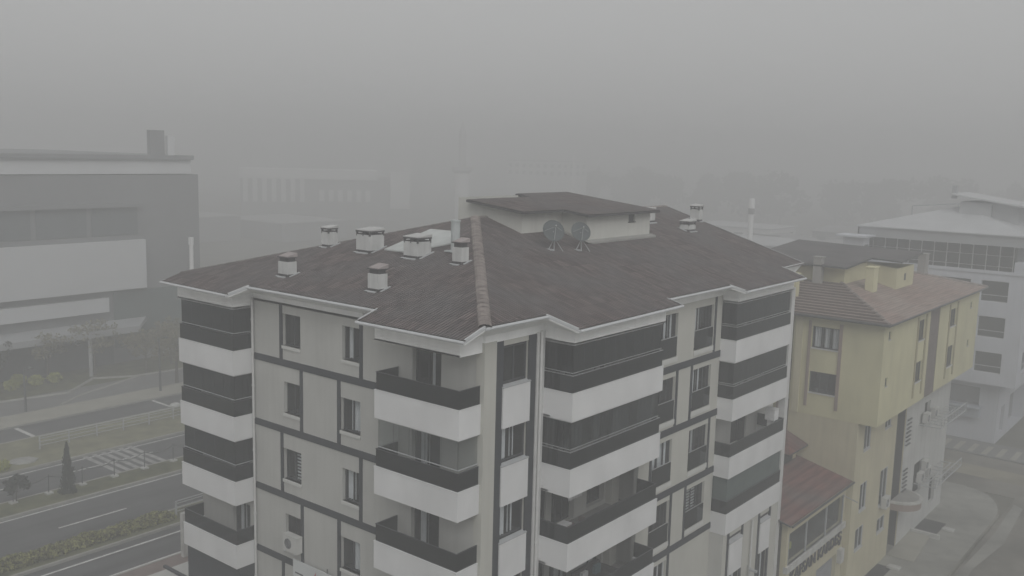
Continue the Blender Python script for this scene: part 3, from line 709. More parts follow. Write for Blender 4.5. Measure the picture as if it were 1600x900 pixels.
# laundry and furniture
mb = MB(); W = WE(-.1)
for i in range(2):
    cm = curtain_mb(W, 6.9 + i * .55, 7.35 + i * .55, -5.3, -4.2, 0, .04, .2)
    o = solo('hanging_laundry', cm, cloth1, (-.1, 7.1 + i * .55, -5.3), ['white cloth hung to dry in the long open balcony, nearer the drainpipe', 'white cloth hung to dry in the long open balcony, nearer the pale wall pier'][i], 'laundry', 'laundry hung in the balcony')
def chair(x, y, z, col, lab, rz=0):
    o = thing('chair', (x, y, z), lab, 'chair')
    mb = MB(); mb.box(x - .22, x + .22, y - .22, y + .22, z + .42, z + .47); part('seat', mb, col, o)
    mb = MB(); mb.box(x - .22, x + .22, y + .18, y + .22, z + .5, z + .92); part('backrest', mb, col, o)
    for dx in (-.19, .19):
        for dy in (-.19, .19): mb = MB(); mb.tube((x + dx, y + dy, z), (x + dx, y + dy, z + .45), .015, 6); part('leg', mb, metald, o)
    return o
chair(-1.35, .55, -3.95, cloth1, 'white chair behind the clear glass of the middle left balcony')
chair(.3, 7.3, -6.95, brownm, 'brown chair at the near end of the long open balcony')
def leaves(mb, c, r, n, size, sq=1.0, mi=0):
    for _ in range(n):
        while True:
            p = Vector((random.uniform(-1, 1), random.uniform(-1, 1), random.uniform(-1, 1)))
            if p.length < 1: break
        p = Vector((c[0] + p.x * r, c[1] + p.y * r, c[2] + p.z * r * sq)); s = size * random.uniform(.6, 1.4)
        a = Vector((random.gauss(0, 1), random.gauss(0, 1), random.gauss(0, 1))).normalized(); b = a.orthogonal().normalized()
        mb.face([p - a * s, p + b * s * .5, p + a * s, p - b * s * .5], mi)
def ball(mb, c, r, seg=10, rings=6, sq=1, jit=0, mi=0):
    P = []
    for i in range(rings + 1):
        th = math.pi * i / rings
        P.append([(c[0] + r * math.sin(th) * math.cos(2 * math.pi * k / seg) * (1 + random.uniform(-jit, jit)), c[1] + r * math.sin(th) * math.sin(2 * math.pi * k / seg) * (1 + random.uniform(-jit, jit)), c[2] + sq * r * math.cos(th)) for k in range(seg)])
    for i in range(rings):
        for k in range(seg):
            kk = (k + 1) % seg; mb.face([P[i][k], P[i + 1][k], P[i + 1][kk], P[i][kk]], mi)
t = thing('low_table', (.7, 5.6, -6.95), 'low table with a pale top at the corner of the long open balcony', 'table')
mb = MB(); mb.box(.4, 1.0, 5.1, 5.9, -6.38, -6.33); part('table_top', mb, cloth1, t)
for dx in (.45, .95):
    for dy in (5.15, 5.85): mb = MB(); mb.tube((dx, dy, -6.95), (dx, dy, -6.38), .02, 6); part('leg', mb, metald, t)
mb = MB(); mb.box(.6, 1.15, 24.6, 25.15, -5.35, -4.75); mb.box(.58, 1.17, 24.58, 25.17, -4.75, -4.72); mb.box(.7, 1.0, 24.7, 25.0, -6.95, -5.35)
solo('storage_box', mb, cloth1, (.85, 24.9, -6.95), 'white box raised on a stand at the far end of the open north balcony', 'box')
cm = curtain_mb(WE(1.24), 24.35, 25.2, -5.95, -5.34, 0, .02, .3)
solo('draped_cloth', cm, clothblue, (1.24, 24.8, -5.95), 'blue grey cloth draped over the railing of the open north balcony', 'cloth')
t = thing('drying_rack', (-1.6, .6, -3.95), 'folding rack with dark clothes behind the clear glass of the middle left balcony', 'drying rack')
mb = MB()
for dx in (-.45, .45):
    mb.tube((-1.6 + dx - .0, .4, -3.95), (-1.6 + dx, .85, -2.95), .014, 6); mb.tube((-1.6 + dx, .85, -3.95), (-1.6 + dx, .4, -2.95), .014, 6)
for dy in (.4, .55, .7, .85): mb.tube((-2.1, dy, -2.95), (-1.1, dy, -2.95), .01, 5)
part('frame', mb, metall, t)
for dy, x0_, x1_, dz, mm in ((.4, -2.05, -1.6, .55, brownm), (.55, -1.6, -1.15, .5, clothblue), (.7, -1.95, -1.5, .42, cloth1), (.85, -1.5, -1.12, .5, room)):
    part('cloth', curtain_mb(WS(dy), x0_, x1_, -2.95 - dz, -2.94, 0, .02, .22), mm, t)
t = thing('sofa', (.2, 9.2, -9.95), 'dark sofa with cushions on the lowest visible long balcony', 'sofa')
mb = MB(); mb.box(-.5, .35, 8.2, 10.2, -9.85, -9.5); part('seat', mb, room, t)
mb = MB(); mb.box(-.7, -.5, 8.2, 10.2, -9.85, -9.05); part('backrest', mb, room, t)
for y_ in (8.05, 10.2): mb = MB(); mb.box(-.7, .35, y_, y_ + .15, -9.9, -9.25); part('armrest', mb, room, t)
for y_, mm in ((8.6, cloth1), (9.6, clothblue)): mb = MB(); mb.box(-.5, -.34, y_, y_ + .42, -9.5, -9.12); part('cushion', mb, mm, t)
t = thing('side_cabinet', (.2, 5.9, -6.95), 'dark cabinet with a pale tray at the near end of the long open balcony', 'cabinet')
mb = MB(); mb.box(-.15, .35, 6.1, 6.9, -6.93, -6.1); part('body', mb, brownm, t); mb = MB(); mb.box(-.1, .3, 6.2, 6.7, -6.1, -6.02); part('tray', mb, cloth1, t)
mb = MB(); mb.box(-2.0, -1.75, .85, 1.05, -.95, -.55); mb.box(-2.02, -1.73, .83, 1.07, -.55, -.5)
solo('white_heater', mb, cloth1, (-1.9, .95, -.95), 'small white box beside the door of the top left open balcony', 'box')
def pot(x, y, z, lab):
    t = thing('potted_plant', (x, y, z), lab, 'potted plant', 'potted plants on the balconies')
    mb = MB(); mb.tube((x, y, z), (x, y, z + .26), .11, 12, r2=.15); part('pot', mb, capr, t)
    mb = MB(); leaves(mb, (x, y, z + .48), .24, 160, .06); part('foliage', mb, leafd, t)
pot(-1.4, .95, -.95, 'dark potted plant beside the door of the top left open balcony')
pot(-3.8, .5, -3.95, 'dark potted plant behind the clear glass of the middle left balcony')
# wall camera on the lower storey
cmx = thing('security_camera', (1.35, 22.0, -12.9), 'small pale security camera on an arm low on the north end wall', 'camera')
mb = MB(); mb.tube((1.3, 21.9, -12.78), (1.85, 21.75, -12.85), .025, 8); part('arm', mb, metall, cmx)
mb = MB(); mb.box(1.5, 1.95, 21.68, 21.82, -12.93, -12.82); part('body', mb, metall, cmx)

cam_scale = NEIGHBOUR_SCALE
# =================================================================== THE YELLOW BUILDING
Y = thing('yellow_building', (1, 39, G), 'yellow apartment building with a clay tiled roof behind the apartment block on the right', 'apartment building')
XE, YF, YB, ZB = 5.33, 28.9, 49.9, -5.78
YS, YE, YL = WS(YF), WE(XE), WE(4.3)
mb = MB(); hs_ = [(1.3, 2.86, -1.8, -.55, .12), (1.3, 2.86, -4.43, -3.2, .12)]
wall_holes(mb, YS, .2, XE, ZB, .1, hs_)
he = [(29.72, 30.1, -.93, -.45, .1), (29.72, 30.1, -3.6, -3.1, .1), (47.6, 48.0, -1.15, -.72, .1), (47.6, 48.0, -3.9, -3.42, .1),
      (35.4, 36.7, -1.8, -.55, .12), (35.4, 36.7, -4.4, -3.15, .12), (42.4, 43.9, -1.85, -.68, .12), (42.4, 43.9, -4.6, -3.2, .12), (37.8, 39.9, ZB, .0, .1, .12)]
wall_holes(mb, YE, YF, YB, ZB, .1, he, mi=0)
mb.face([(.2, YF, ZB), (XE, YF, ZB), (XE, YB, ZB), (.2, YB, ZB)], 0)
mb.face([(.2, YF, -16.2), (.2, YF + 3, -16.2), (.2, YF + 3, .1), (.2, YF, .1)], 0)
mb.face([(-7, YF + 3, G), (.2, YF + 3, G), (.2, YF + 3, .1), (-7, YF + 3, .1)], 0)
mb.face([(-7, YF + 3, G), (-7, YB, G), (-7, YB, .1), (-7, YF + 3, .1)], 0)
mb.face([(-7, YB, ZB), (XE, YB, ZB), (XE, YB, .1), (-7, YB, .1)], 0); mb.face([(-7, YB - .1, G), (2.3, YB - .1, G), (2.3, YB - .1, ZB), (-7, YB - .1, ZB)], 0)
part('upper_wall', mb, [yellow, room], Y)
mb = MB(); hl = [(30.2, 31.35, -7.7, -6.2, .05), (30.2, 31.35, -11.4, -9.7, .05), (29.95, 31.3, -13.75, -12.4, .05), (33.9, 35.1, -7.2, -5.95, .05), (33.8, 35.2, -12.1, -9.8, .05), (33.9, 35.3, -13.9, -12.95, .05), (36.3, 38.2, G, -5.8, .08, .5)]
wall_holes(mb, YL, YF + .02, 38.2, G, ZB, hl)
mb.face([(.2, YF + .02, G), (4.3, YF + .02, G), (4.3, YF + .02, ZB), (.2, YF + .02, ZB)], 0)
part('lower_wall', mb, [yellow2, void], Y)
mb = MB(); wall_holes(mb, YL, 38.2, 48.5, G, ZB, [(42.3, 43.6, -8.9, -7.2, .2), (45.2, 46.6, -15.2, -13.3, .2), (41.0, 43.0, -13.5, -11.2, .2)], mi=0)
n = 8; c = (2.3, 48.5); pts = [(4.3, 48.5)]
for i in range(n):
    a0, a1 = math.pi / 2 * i / n, math.pi / 2 * (i + 1) / n
    p = (c[0] + 2 * math.cos(a0), c[1] + 1.3 * math.sin(a0)); q = (c[0] + 2 * math.cos(a1), c[1] + 1.3 * math.sin(a1))
    mb.face([(p[0], p[1], G), (q[0], q[1], G), (q[0], q[1], ZB), (p[0], p[1], ZB)], 0)
part('rounded_wall', mb, [mat('off_white_render', (.56, .565, .55), .85, .07, .7, .06, streak=.16), void], Y)
for a, b, z0, z1 in ((1.3, 2.86, -1.8, -.55), (1.3, 2.86, -4.43, -3.2)):
    window(Y, YS, a, b, z0, z1, .08, split=(.36, .66), sill=.07, curt=[(.05, .3), (.42, .62), (.72, .95)] if z1 > -1 else None, fr=frame)
for h in he[4:8]: window(Y, YE, h[0], h[1], h[2], h[3], .08, split=(.5,), sill=.08)
for h in he[:4]: window(Y, YE, h[0], h[1], h[2], h[3], .06, split=(), sill=.04, fw=.04)
for h in hl[:6]: window(Y, YL, h[0], h[1], h[2], h[3], .02, split=(.5,), sill=.07, fr=lightframe)
for a, b in ((1.08, 1.24), (2.88, 3.06)):
    mb = MB(); wbox(mb, YS, a, b, -5.28, -.25, -.06, .02); part('trim_strip', mb, pinkish, Y)
for a, b in ((35.1, 35.32), (36.78, 37.0), (42.1, 42.3), (43.98, 44.2)):
    mb = MB(); wbox(mb, YE, a, b, -5.3, -.3, -.06, .02); part('trim_strip', mb, mat('ochre_trim', (.36, .32, .2), .85, .06, 1) if a == 35.1 else bpy.data.materials['ochre_trim'], Y)
mb = MB(); wbox(mb, YE, 37.82, 39.88, ZB + .02, -.01, .02, .09); part('brown_panel', mb, brownm, Y)
mb = MB(); mb.box(-.9, .18, 29.6, 30.0, -4.0, -2.9); mb.box(-.9, .18, 29.6, 30.0, -7.4, -5.3); mb.box(-.95, .18, 29.55, 31.9, -4.1, -4.0); mb.box(-.95, .18, 29.55, 31.9, -7.5, -7.4); part('balcony', mb, pinkish, Y, 'brown pink balcony fronts')
mb = MB(); mb.box(.35, .75, 28.8, 28.92, ZB, -.1); part('downpipe', mb, yellow2, Y)
# roof
ys = (5.7, 28.5, .12); K0 = (.2, 34.9, 1.62); K1 = (.2, 44.0, 1.62)
mb = MB(); NR = 15
for i in range(NR):                              # courses of tiles, each lipping over the one below
    t0, t1 = i / NR, (i + 1) / NR
    def pt(xe, t, dz): return (xe + (K0[0] - xe) * t, 28.5 + (K0[1] - 28.5) * t, .12 + (K0[2] - .12) * t + dz)
    a, b, c, d = pt(-7.3, t0, .14), pt(5.7, t0, .14), pt(5.7, t1, .0), pt(-7.3, t1, .0)
    mb.face([a, b, c, d], 0, [(a[0], t0 * 6.4), (b[0], t0 * 6.4), (c[0], t1 * 6.4), (d[0], t1 * 6.4)])
    a2, b2 = pt(-7.3, t0, 0), pt(5.7, t0, 0); mb.face([a2, b2, b, a], 1, [(0, 0), (1, 0), (1, 1), (0, 1)])
part_s = part('roof', mb, [troof, brownm], Y)
mb = MB(); mb.face([ys, (5.7, 50.3, .12), K1, K0], 0, [(28.5, 0), (50.3, 0), (44, 5.5), (34.9, 5.5)])
mb.face([(5.7, 50.3, .12), (-7.3, 50.3, .12), K1], 0, [(5.7, 0), (-7.3, 0), (.2, 6)])
mb.face([(-7.3, 50.3, .12), (-7.3, 28.5, .12), K0, K1], 0, [(50, 0), (28.5, 0), (34.9, 6), (44, 6)])
part('roof_slope', mb, troof2, Y)
mb = MB(); mb.prism([(-7.3, 28.5), (5.7, 28.5), (5.7, 50.3), (-7.3, 50.3)], .0, .1); part('eave_board', mb, metald, Y)
mb = MB(); mb.tube((-7.3, 28.42, .1), (5.75, 28.42, .1), .06, 8); mb.tube((5.78, 28.4, .1), (5.78, 50.3, .1), .06, 8); part('gutter', mb, metald, Y)
def cap_line(a, b, r, parent, m_):
    mb = MB(); a, b = Vector(a), Vector(b); n = int((b - a).length / .5)
    for i in range(n): mb.tube(a + (b - a) * (i / n), a + (b - a) * ((i + 1.05) / n), r, 8, r2=r * .85)
    part('hip_cap', mb, m_, parent)
cap_line(ys, K0, .13, part_s, ridge_m); cap_line((5.7, 50.3, .12), K1, .12, part_s, ridge_m)
# roof house of the yellow building with its grey sheet roof
mb = MB(); yh = [(-4.5, 34.0), (1.1, 34.0), (1.1, 38.0), (3.0, 38.0), (3.0, 41.6), (-4.5, 41.6)]
for a, b in zip(yh, yh[1:] + yh[:1]): mb.face([(a[0], a[1], .3), (b[0], b[1], .3), (b[0], b[1], 2.55 - .22 * abs(b[0] - 0) * .55), (a[0], a[1], 2.55 - .22 * abs(a[0]) * .55)])
o = part('roof_house', mb, yellow, Y)
mb = MB()
def zy(x, y): return 2.62 + .2 * (y - 34) * .35 - .05 * max(0, x)
p3 = [(-5.2, 33.2), (1.5, 33.2), (1.5, 37.6), (3.4, 37.6), (3.4, 42.0), (-5.2, 42.0)]
mb.prism(p3, lambda x, y: zy(x, y) - .1, lambda x, y: zy(x, y), 1)
mb.face([(x, y, zy(x, y) + .01) for x, y in p3], 0, [(x, y) for x, y in p3]); part('roof', mb, [droof, metald], o)
mb = MB(); wbox(mb, WE(3.0), 39.6, 39.95, 1.3, 1.75, -.01, .03); part('window', mb, frame, o)
for (x0, x1, y0, y1, z1, mm) in ((2.15, 2.65, 34.7, 35.5, 2.45, yellow), (-1.0, -.55, 30.6, 31.1, 2.1, yellow), (1.9, 2.4, 46.3, 47.2, 2.45, concrete), (-.6, -.1, 33.2, 33.7, 2.95, concrete)):
    mb = MB(); mb.box(x0, x1, y0, y1, .2, z1); mb.box(x0 - .05, x1 + .05, y0 - .05, y1 + .05, z1, z1 + .06); part('chimney', mb, mm, part_s)
# rungs of the dark and white strip beside the stairwell
mb = MB()
for z in [-7.6 - .28 * i for i in range(7)] + [-11.0 - .28 * i for i in range(6)]: mb = MB(); wbox(mb, YL, 38.35, 39.2, z, z + .05, -.12, -.02); part('grating_bar', mb, metald, Y)
# entrance canopy and ramp
mb = MB(); pts = [(4.3, 36.3)] + [(4.3 + 1.45 * math.sin(math.pi * i / 12), 37.75 - 1.45 * math.cos(math.pi * i / 12)) for i in range(13)] + [(4.3, 39.2)]
mb.prism(pts, -13.0, -12.55, 0); mb.prism([(4.3 + (x - 4.3) * 1.06, 37.75 + (y - 37.75) * 1.06) for x, y in pts], -12.55, -12.42, 1); mb.prism([(4.3 + (x - 4.3) * .9, 37.75 + (y - 37.75) * .9) for x, y in pts], -12.42, -12.40, 2)
part('entrance_canopy', mb, [pinkish, stone, concrete], Y)
mb = MB(); mb.prism([(4.3, 36.4), (6.0, 36.4), (5.6, 41.2), (4.3, 41.2)], G, lambda x, y: G + .17 + .1 * (y - 36.4) / 5)
solo('entrance_ramp', mb, paving, (5, 38.5, G), 'pale tiled landing in front of the doorway under the round canopy', 'landing')
mb = MB(); mb.box(4.35, 6.2, 41.2, 41.4, G, G + .45)
solo('low_wall', mb, stone, (5.2, 41.3, G), 'short white low wall beside the tiled landing of the yellow building', 'wall')
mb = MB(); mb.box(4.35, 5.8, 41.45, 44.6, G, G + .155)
solo('light_well_shade', mb, void, (5, 43, G), 'slab coloured as light well shade along the white rounded wall', 'light well')  # near-black slab on the paving; its colour stands for the well's shaded depth
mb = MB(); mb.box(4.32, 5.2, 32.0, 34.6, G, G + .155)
solo('light_well_shade', mb, void, (4.8, 33.3, G), 'slab coloured as light well shade at the foot of the yellow wall, nearest the camera', 'light well')
for (x, y, l) in ((6.2, 43.4, 'small pale stone slab on the pavement near the dark light well'), (5.3, 34.6, 'small pale stone slab on the pavement near the tiled landing')):
    mb = MB(); mb.prism([(x - .35, y - .25), (x + .35, y - .2), (x + .4, y + .25), (x - .3, y + .22)], G + .15, G + .3); solo('stone_slab', mb, stone, (x, y, G + .15), l, 'slab')
ac_unit(4.32, 34.5, -12.25, YL, 'pale air conditioner on the yellow wall under a window near the round canopy', face='E', wdt=.85, hgt=.65)
# racks with outdoor units on the white rounded wall
def rack(z, lab, y0=41.0, y1=47.4):
    o = thing('equipment_rack', (5, (y0 + y1) / 2, z), lab, 'rack', 'metal racks on the rounded white wall')
    mb = MB()
    for zz in (z, z + .55): mb.tube((5.75, y0, zz), (5.75, y1, zz), .04, 6)
    mb.tube((5.05, y0, z), (5.05, y1, z), .035, 6); mb.tube((4.35, y0, z), (5.75, y0, z), .04, 6); mb.tube((4.35, y1, z), (5.75, y1, z), .04, 6)
    part('frame', mb, metall, o)
    mb = MB()
    y = y0
    while y <= y1 + .01: mb = MB(); mb.tube((5.75, y, z), (5.75, y, z + .55), .025, 6); mb.tube((4.35, y, z), (5.75, y, z), .025, 6); part('cross_bar', mb, metall, o); y += .8
rack(-8.4, 'upper metal rack carrying outdoor units on the white rounded wall'); rack(-12.5, 'lower metal rack carrying outdoor units on the white rounded wall')
for i, (y, z) in enumerate(((41.8, -8.35), (43.6, -8.35), (41.6, -12.45), (43.3, -12.45), (42.5, -11.8))):
    ac_unit(4.4, y, z, YL, ['air conditioner at the near end of the upper rack on the white wall', 'air conditioner in the middle of the upper rack on the white wall', 'air conditioner at the near end of the lower rack on the white wall', 'air conditioner in the middle of the lower rack on the white wall', 'air conditioner set above the two others of the lower rack'][i], face='E', wdt=.85, hgt=.62)

# =================================================================== THE LOW SHOP
L_ = thing('shop_building', (1.5, 24.6, G), 'low cream shop with a red roof and dark lettering beside the yellow building', 'shop')
XL, y0, y1 = 3.95, 20.55, 28.85
WL = WE(XL); mb = MB()
wall_holes(mb, WL, y0, y1, G, -9.25, [(y0 + .25, y1 - .25, -11.6, -9.9, .25, 3.2), (25.0, 28.0, G, -13.3, .3, .5), (22.2, 24.4, G, -13.5, .3, 1.5)], mi=0)
mb.face([(1.6, y0, G), (XL - .12, y0, G), (XL - .12, y0, -9.4), (1.6, y0, -9.4)], 2); mb.box(XL - .3, XL - .001, y0 - .01, y0 + .1, G, -9.25, 0); mb.face([(1.6, y0, G), (1.6, y1, G), (1.6, y1, -9.25), (1.6, y0, -9.25)], 0)
mb.face([(1.6, y1, G), (XL, y1, G), (XL, y1, -9.25), (1.6, y1, -9.25)], 0)
part('wall', mb, [yellow2, room, mat('dark_rough_stone', (.12, .115, .10), .95, .3, 3, .4)], L_)
mb = MB(); wbox(mb, WL, y0 - .03, y1, -11.95, -11.6, -.12, .1); part('window_ledge', mb, stone, L_)
gz = MB(); wquad(gz, WL, y0 + .25, y1 - .25, -11.6, -9.9, .03); go = part('shop_window', gz, glass('shop_glass', (.9, .92, .93), .93), L_)
mb = MB()
for s in (y0 + .28, 23.2, 26.0, y1 - .28): wbox(mb, WL, s - .04, s + .04, -11.6, -9.9, 0, .08)
part('frame', mb, lead, go)
mb = MB(); wbox(mb, WL, 25.0, 28.0, G, -13.3, .22, .3)
z = G
while z < -13.4: wbox(mb, WL, 25.02, 27.98, z, z + .1, .2, .23); z += .16
part('roller_shutter', mb, mat('shutter_metal', (.30, .31, .33), .6, .05, 1), L_)
mb = MB(); wbox(mb, WL, 28.1, 28.6, -13.9, -13.1, -.25, .02); part('meter_box', mb, stone, L_)
# lettering
def lettering(text, W_x, ys_, zbase, height, length, parent, m_, depth=.06, slant=0):
    cu = bpy.data.curves.new('lettering', 'FONT'); cu.body = text; cu.size = 1; cu.extrude = .05; cu.offset = .012
    to = bpy.data.objects.new('lettering', cu); COL.objects.link(to)
    dg = bpy.context.evaluated_depsgraph_get(); me = bpy.data.meshes.new_from_object(to.evaluated_get(dg)); bpy.data.objects.remove(to)
    xs = [v.co.x for v in me.vertices]; zz = [v.co.y for v in me.vertices]; sx = length / (max(xs) - min(xs)); sz = height / (max(zz) - min(zz)); x0 = min(xs); z0 = min(zz)
    r = parent
    while r.parent: r = r.parent
    og = r['org']
    for v in me.vertices:
        a, b, c = v.co; q = Vector(scale_from_cam((W_x + .03 + depth / .05 * c * .5 + depth / 2, ys_ + (a - x0) * sx, zbase + (b - z0) * sz))); v.co = q - Vector(scale_from_cam(tuple(og)))
    me.materials.clear(); me.materials.append(m_); o = part('sign_lettering', me, m_, parent); return o
lettering('KAFSAN KARDE\u015e', XL, 21.15, -12.84, .84, 7.3, L_, letter)
# red roof
rr = MB(); e0, e1 = (4.3, 20.1, -9.15), (4.3, 28.85, -9.15); r0, r1 = (.9, 20.1, -8.35), (.9, 28.85, -8.35)
rr.face([e0, e1, r1, r0], 0, [(20, 0), (28.8, 0), (28.8, 3.5), (20, 3.5)]); rr.face([r0, r1, (1.55, 28.85, -9.3), (1.55, 20.1, -9.3)], 0, [(20, 3.5), (28.8, 3.5), (28.8, 5), (20, 5)])
ro = part('roof', rr, redroof, L_)
mb = MB(); mb.tube((4.36, 20.1, -9.2), (4.36, 28.85, -9.2), .06, 8); mb.tube((4.3, 20.05, -9.18), (1.0, 20.05, -8.4), .05, 8); part('gutter', mb, metald, ro)
mb = MB(); mb.box(-.9, 1.0, 26.4, 28.5, -9.3, -7.5); do = part('dormer', mb, yellow2, L_)
mb = MB(); d = [(-1.2, 26.1), (1.55, 26.1), (1.55, 28.8), (-1.2, 28.8)]
mb.face([(-1.2, 26.1, -7.55), (1.55, 26.1, -7.55), (1.55, 28.8, -7.55), (.2, 28.8, -6.95), (-1.2, 28.8, -7.55)], 0, [(0, 0), (3, 0), (3, 3), (1.5, 3), (0, 3)])
mb.prism(d, -7.65, -7.56, 1); part('roof', mb, [redroof, metald], do)
mb = MB(); mb.box(.95, 1.03, 26.7, 27.9, -8.5, -7.75); mb.box(-.4, .6, 26.33, 26.42, -8.6, -7.8); part('window', mb, frame, do)
mb = MB(); mb.box(2.2, 2.55, 23.0, 24.4, -11.6, -11.1); mb.box(2.25, 2.5, 23.0, 23.2, -11.1, -10.75)
solo('counter', mb, stone, (2.4, 23.7, -11.6), 'white counter inside the shop window above the lettering', 'counter')
mb = MB(); mb.box(2.6, 3.2, 22.3, 23.1, -11.6, -11.25); solo('yellow_bag', mb, clothyel, (2.9, 22.7, -11.6), 'yellow green bag lying behind the shop window', 'bag')
mb = MB(); mb.box(2.0, 3.9, 20.9, 28.6, -11.7, -11.62); part('floor', mb, floor_tile, L_)
mb = MB(); mb.tube((3.95, 28.3, -9.9), (4.9, 28.1, -10.05), .03, 6); part('lamp_arm', mb, metall, L_)

# =================================================================== THE WHITE BUILDING ON THE RIGHT
V = thing('white_building', (0, 74, G), 'large white building with pale roof and glazed top floor at the right edge', 'building')
VS, VE = WS(66.5), WE(5.25); mb = MB()
hv = []
for z in (0, -3.17, -6.34): hv += [(1.75, 3.98, z - 3.12, z - 1.25, .3), (-2.2, .9, z - 3.12, z - 1.25, .3), (-6.2, -3.2, z - 3.12, z - 1.25, .3)]
wall_holes(mb, VS, -9, 5.25, -10.5, -.37, hv)
hv2 = [(y, y + 2.6, z - 3.12, z - 1.25, .3) for z in (0, -3.17, -6.34) for y in (68.2, 72.4, 76.6, 80.8)]
wall_holes(mb, VE, 66.5, 86, -10.5, -.37, hv2)
mb.face([(-9, 66.5, -10.5), (5.25, 66.5, -10.5), (5.25, 86, -10.5), (-9, 86, -10.5)]); mb.face([(-9, 66.5, -.37), (5.25, 66.5, -.37), (5.25, 86, -.37), (-9, 86, -.37)])
mb.face([(-9, 66.5, G), (-9, 86, G), (-9, 86, -.37), (-9, 66.5, -.37)]); mb.face([(-9, 86, G), (5.25, 86, G), (5.25, 86, -.37), (-9, 86, -.37)])
part('wall', mb, [bluewhite, room], V)
for h in hv: window(V, VS, *h[:4], depth=.2, split=(), transom=.32, fr=lightframe, pane=gdark)
for h in hv2: window(V, VE, *h[:4], depth=.2, split=(.5,), transom=.32, fr=lightframe, pane=gdark)
mb = MB(); mb.box(-9.05, 5.3, 66.4, 66.49, -.62, -.34); part('parapet', mb, bluewhite, V)
mb = MB(); wall_holes(mb, WS(68), -9, 3.77, G, -10.5, [(-2, 2.2, -12.9, -11.2, .3)]); wall_holes(mb, WE(3.77), 68, 86, G, -10.5, [(69.5, 71.0, -15.5, -13, .3), (73, 80, G, -12.5, 1)])
part('ground_floor_wall', mb, [bluewhite, greywall], V)
mb = MB(); mb.box(-3, 2.4, 67.4, 67.98, -13.9, -13.0); mb.box(-3.1, 2.5, 66.9, 67.98, -13.0, -12.9); part('fascia_sign', mb, mat('sign_board_blue', (.42, .45, .5), .7, .1, 2), V)
# glazed top floor set back behind the parapet
mb = MB(); mb.box(-8.9, 4.2, 67.5, 85, -.37, 1.9); gp = part('top_floor_glazing', mb, malldd, V)
mb = MB(); mb.box(-9.0, 4.24, 66.62, 66.66, -.35, 1.85)
part('glass_screen', mb, glass('screen_glass', (.6, .63, .65), .3), V)
mb = MB()
for i in range(13): mb.box(-9 + i * 1.09, -8.93 + i * 1.09, 66.54, 66.61, -.35, 1.85)
for z in (.0, .95): mb.box(-9, 4.2, 66.55, 66.6, z, z + .04)
part('mullions', mb, alum, V)
mb = MB(); mb.box(-9.3, 5.2, 65.9, 86, 1.85, 1.9); mb.box(-9.2, 5.2, 65.95, 66.1, 1.9, 2.8); mb.box(5.05, 5.25, 65.95, 86, 1.9, 2.8); mb.box(-9.2, -9.05, 65.95, 86, 1.9, 2.8); part('cornice', mb, greywall, V)
mb = MB(); mb.box(4.25, 5.25, 66.5, 68, -.36, .5); part('corner_pier', mb, bluewhite, V)
e = [(-9.4, 65.8, 2.85), (5.6, 65.8, 2.85), (5.6, 86.5, 2.85), (-9.4, 86.5, 2.85)]; k0, k1 = (-1.9, 72.8, 4.9), (-1.9, 79.5, 4.9)
mb = MB(); mb.face([e[0], e[1], k0]); mb.face([e[1], e[2], k1, k0]); mb.face([e[2], e[3], k1]); mb.face([e[3], e[0], k0, k1]); mb.prism([p[:2] for p in e], 2.75, 2.84)
vr = part('roof', mb, paleroof, V)
mb = MB(); mb.box(-1.6, 3.3, 71.0, 76, 3.2, 5.35); mb.box(-1.6, 1.1, 70.6, 71, 3.2, 5.3); part('roof_house', mb, mat('roof_house_grey', (.45, .46, .47), .8, .06, .6), vr)
mb = MB(); mb.prism([(-2.3, 70.0), (.8, 70.0), (4.6, 70.0), (4.6, 76.5), (-2.3, 76.5)], lambda x, y: 5.95 - .14 * (x + 2.3), lambda x, y: 6.1 - .14 * (x + 2.3)); part('roof_house_roof', mb, paleroof, vr)
mb = MB(); mb.box(-2.5, -2.1, 71, 71.5, 5.6, 6.8); part('chimney', mb, greywall, vr)
mb = MB(); mb.tube((-8.5, 80, 4.3), (0, 80, 5.2), .06, 6); mb.tube((-8.5, 80, 2.9), (-8.5, 80, 4.3), .06, 6); mb.tube((-4, 80, 3), (-4, 80, 4.8), .06, 6); part('roof_railing', mb, greywall, vr)
for s in (-1,): 
    mb = MB(); mb.box(-9.8, -7.9, 63.9, 65.5, G, 1.9); mb.prism([(-10.4, 63.4), (-7.5, 63.4), (-7.5, 65.9), (-10.4, 65.9)], 1.9, 2.05)
    hh = thing('white_stair_tower', (-8.9, 64.7, G), 'narrow white stair tower with a flat cap beside the large white building', 'tower'); part('wall', mb, bluewhite, hh)
    mb = MB(); mb.box(-7.95, -7.87, 64.2, 65.2, -1, 1.2); part('window', mb, malldd, hh)

cam_scale = None
# =================================================================== THE MALL ACROSS THE ROAD
Mm = thing('mall_building', (-95, 20, G), 'large dark shopping building with long white panels fading in the fog across the road', 'shopping building')
MX = -80.0; WM = WE(MX)
mb = MB(); mb.box(-120, MX, -25, 41.2, G, 5.2); part('dark_wall', mb, malld, Mm)
mb = MB(); mb.box(-119, MX + .1, -25, 40.2, 5.3, 6.95); part('white_band', mb, mallw, Mm)
mb = MB(); mb.box(-119.5, MX + .5, -25.3, 40.4, 6.95, 7.45); part('roof_edge', mb, malld, Mm)
mb = MB(); mb.box(MX, MX + 1.2, -25, 33.5, -7.65, -2.1); part('white_panel', mb, mallw, Mm)
mb = MB(); mb.box(MX, MX + .8, -25, 29.1, -10.05, -8.45); part('white_panel', mb, mallw, Mm)
mb = MB(); mb.box(MX, MX + .6, -25, 33.4, 1.6, 2.0); mb.box(MX, MX + .7, -25, 33.4, -2.1, -1.6); part('ledge', mb, malld, Mm)
mb = MB()
for i in range(9): 
    y = 33.2 - i * 6.0; mb.box(MX - .0, MX + .12, y - 5.4, y, -1.55, 1.55)
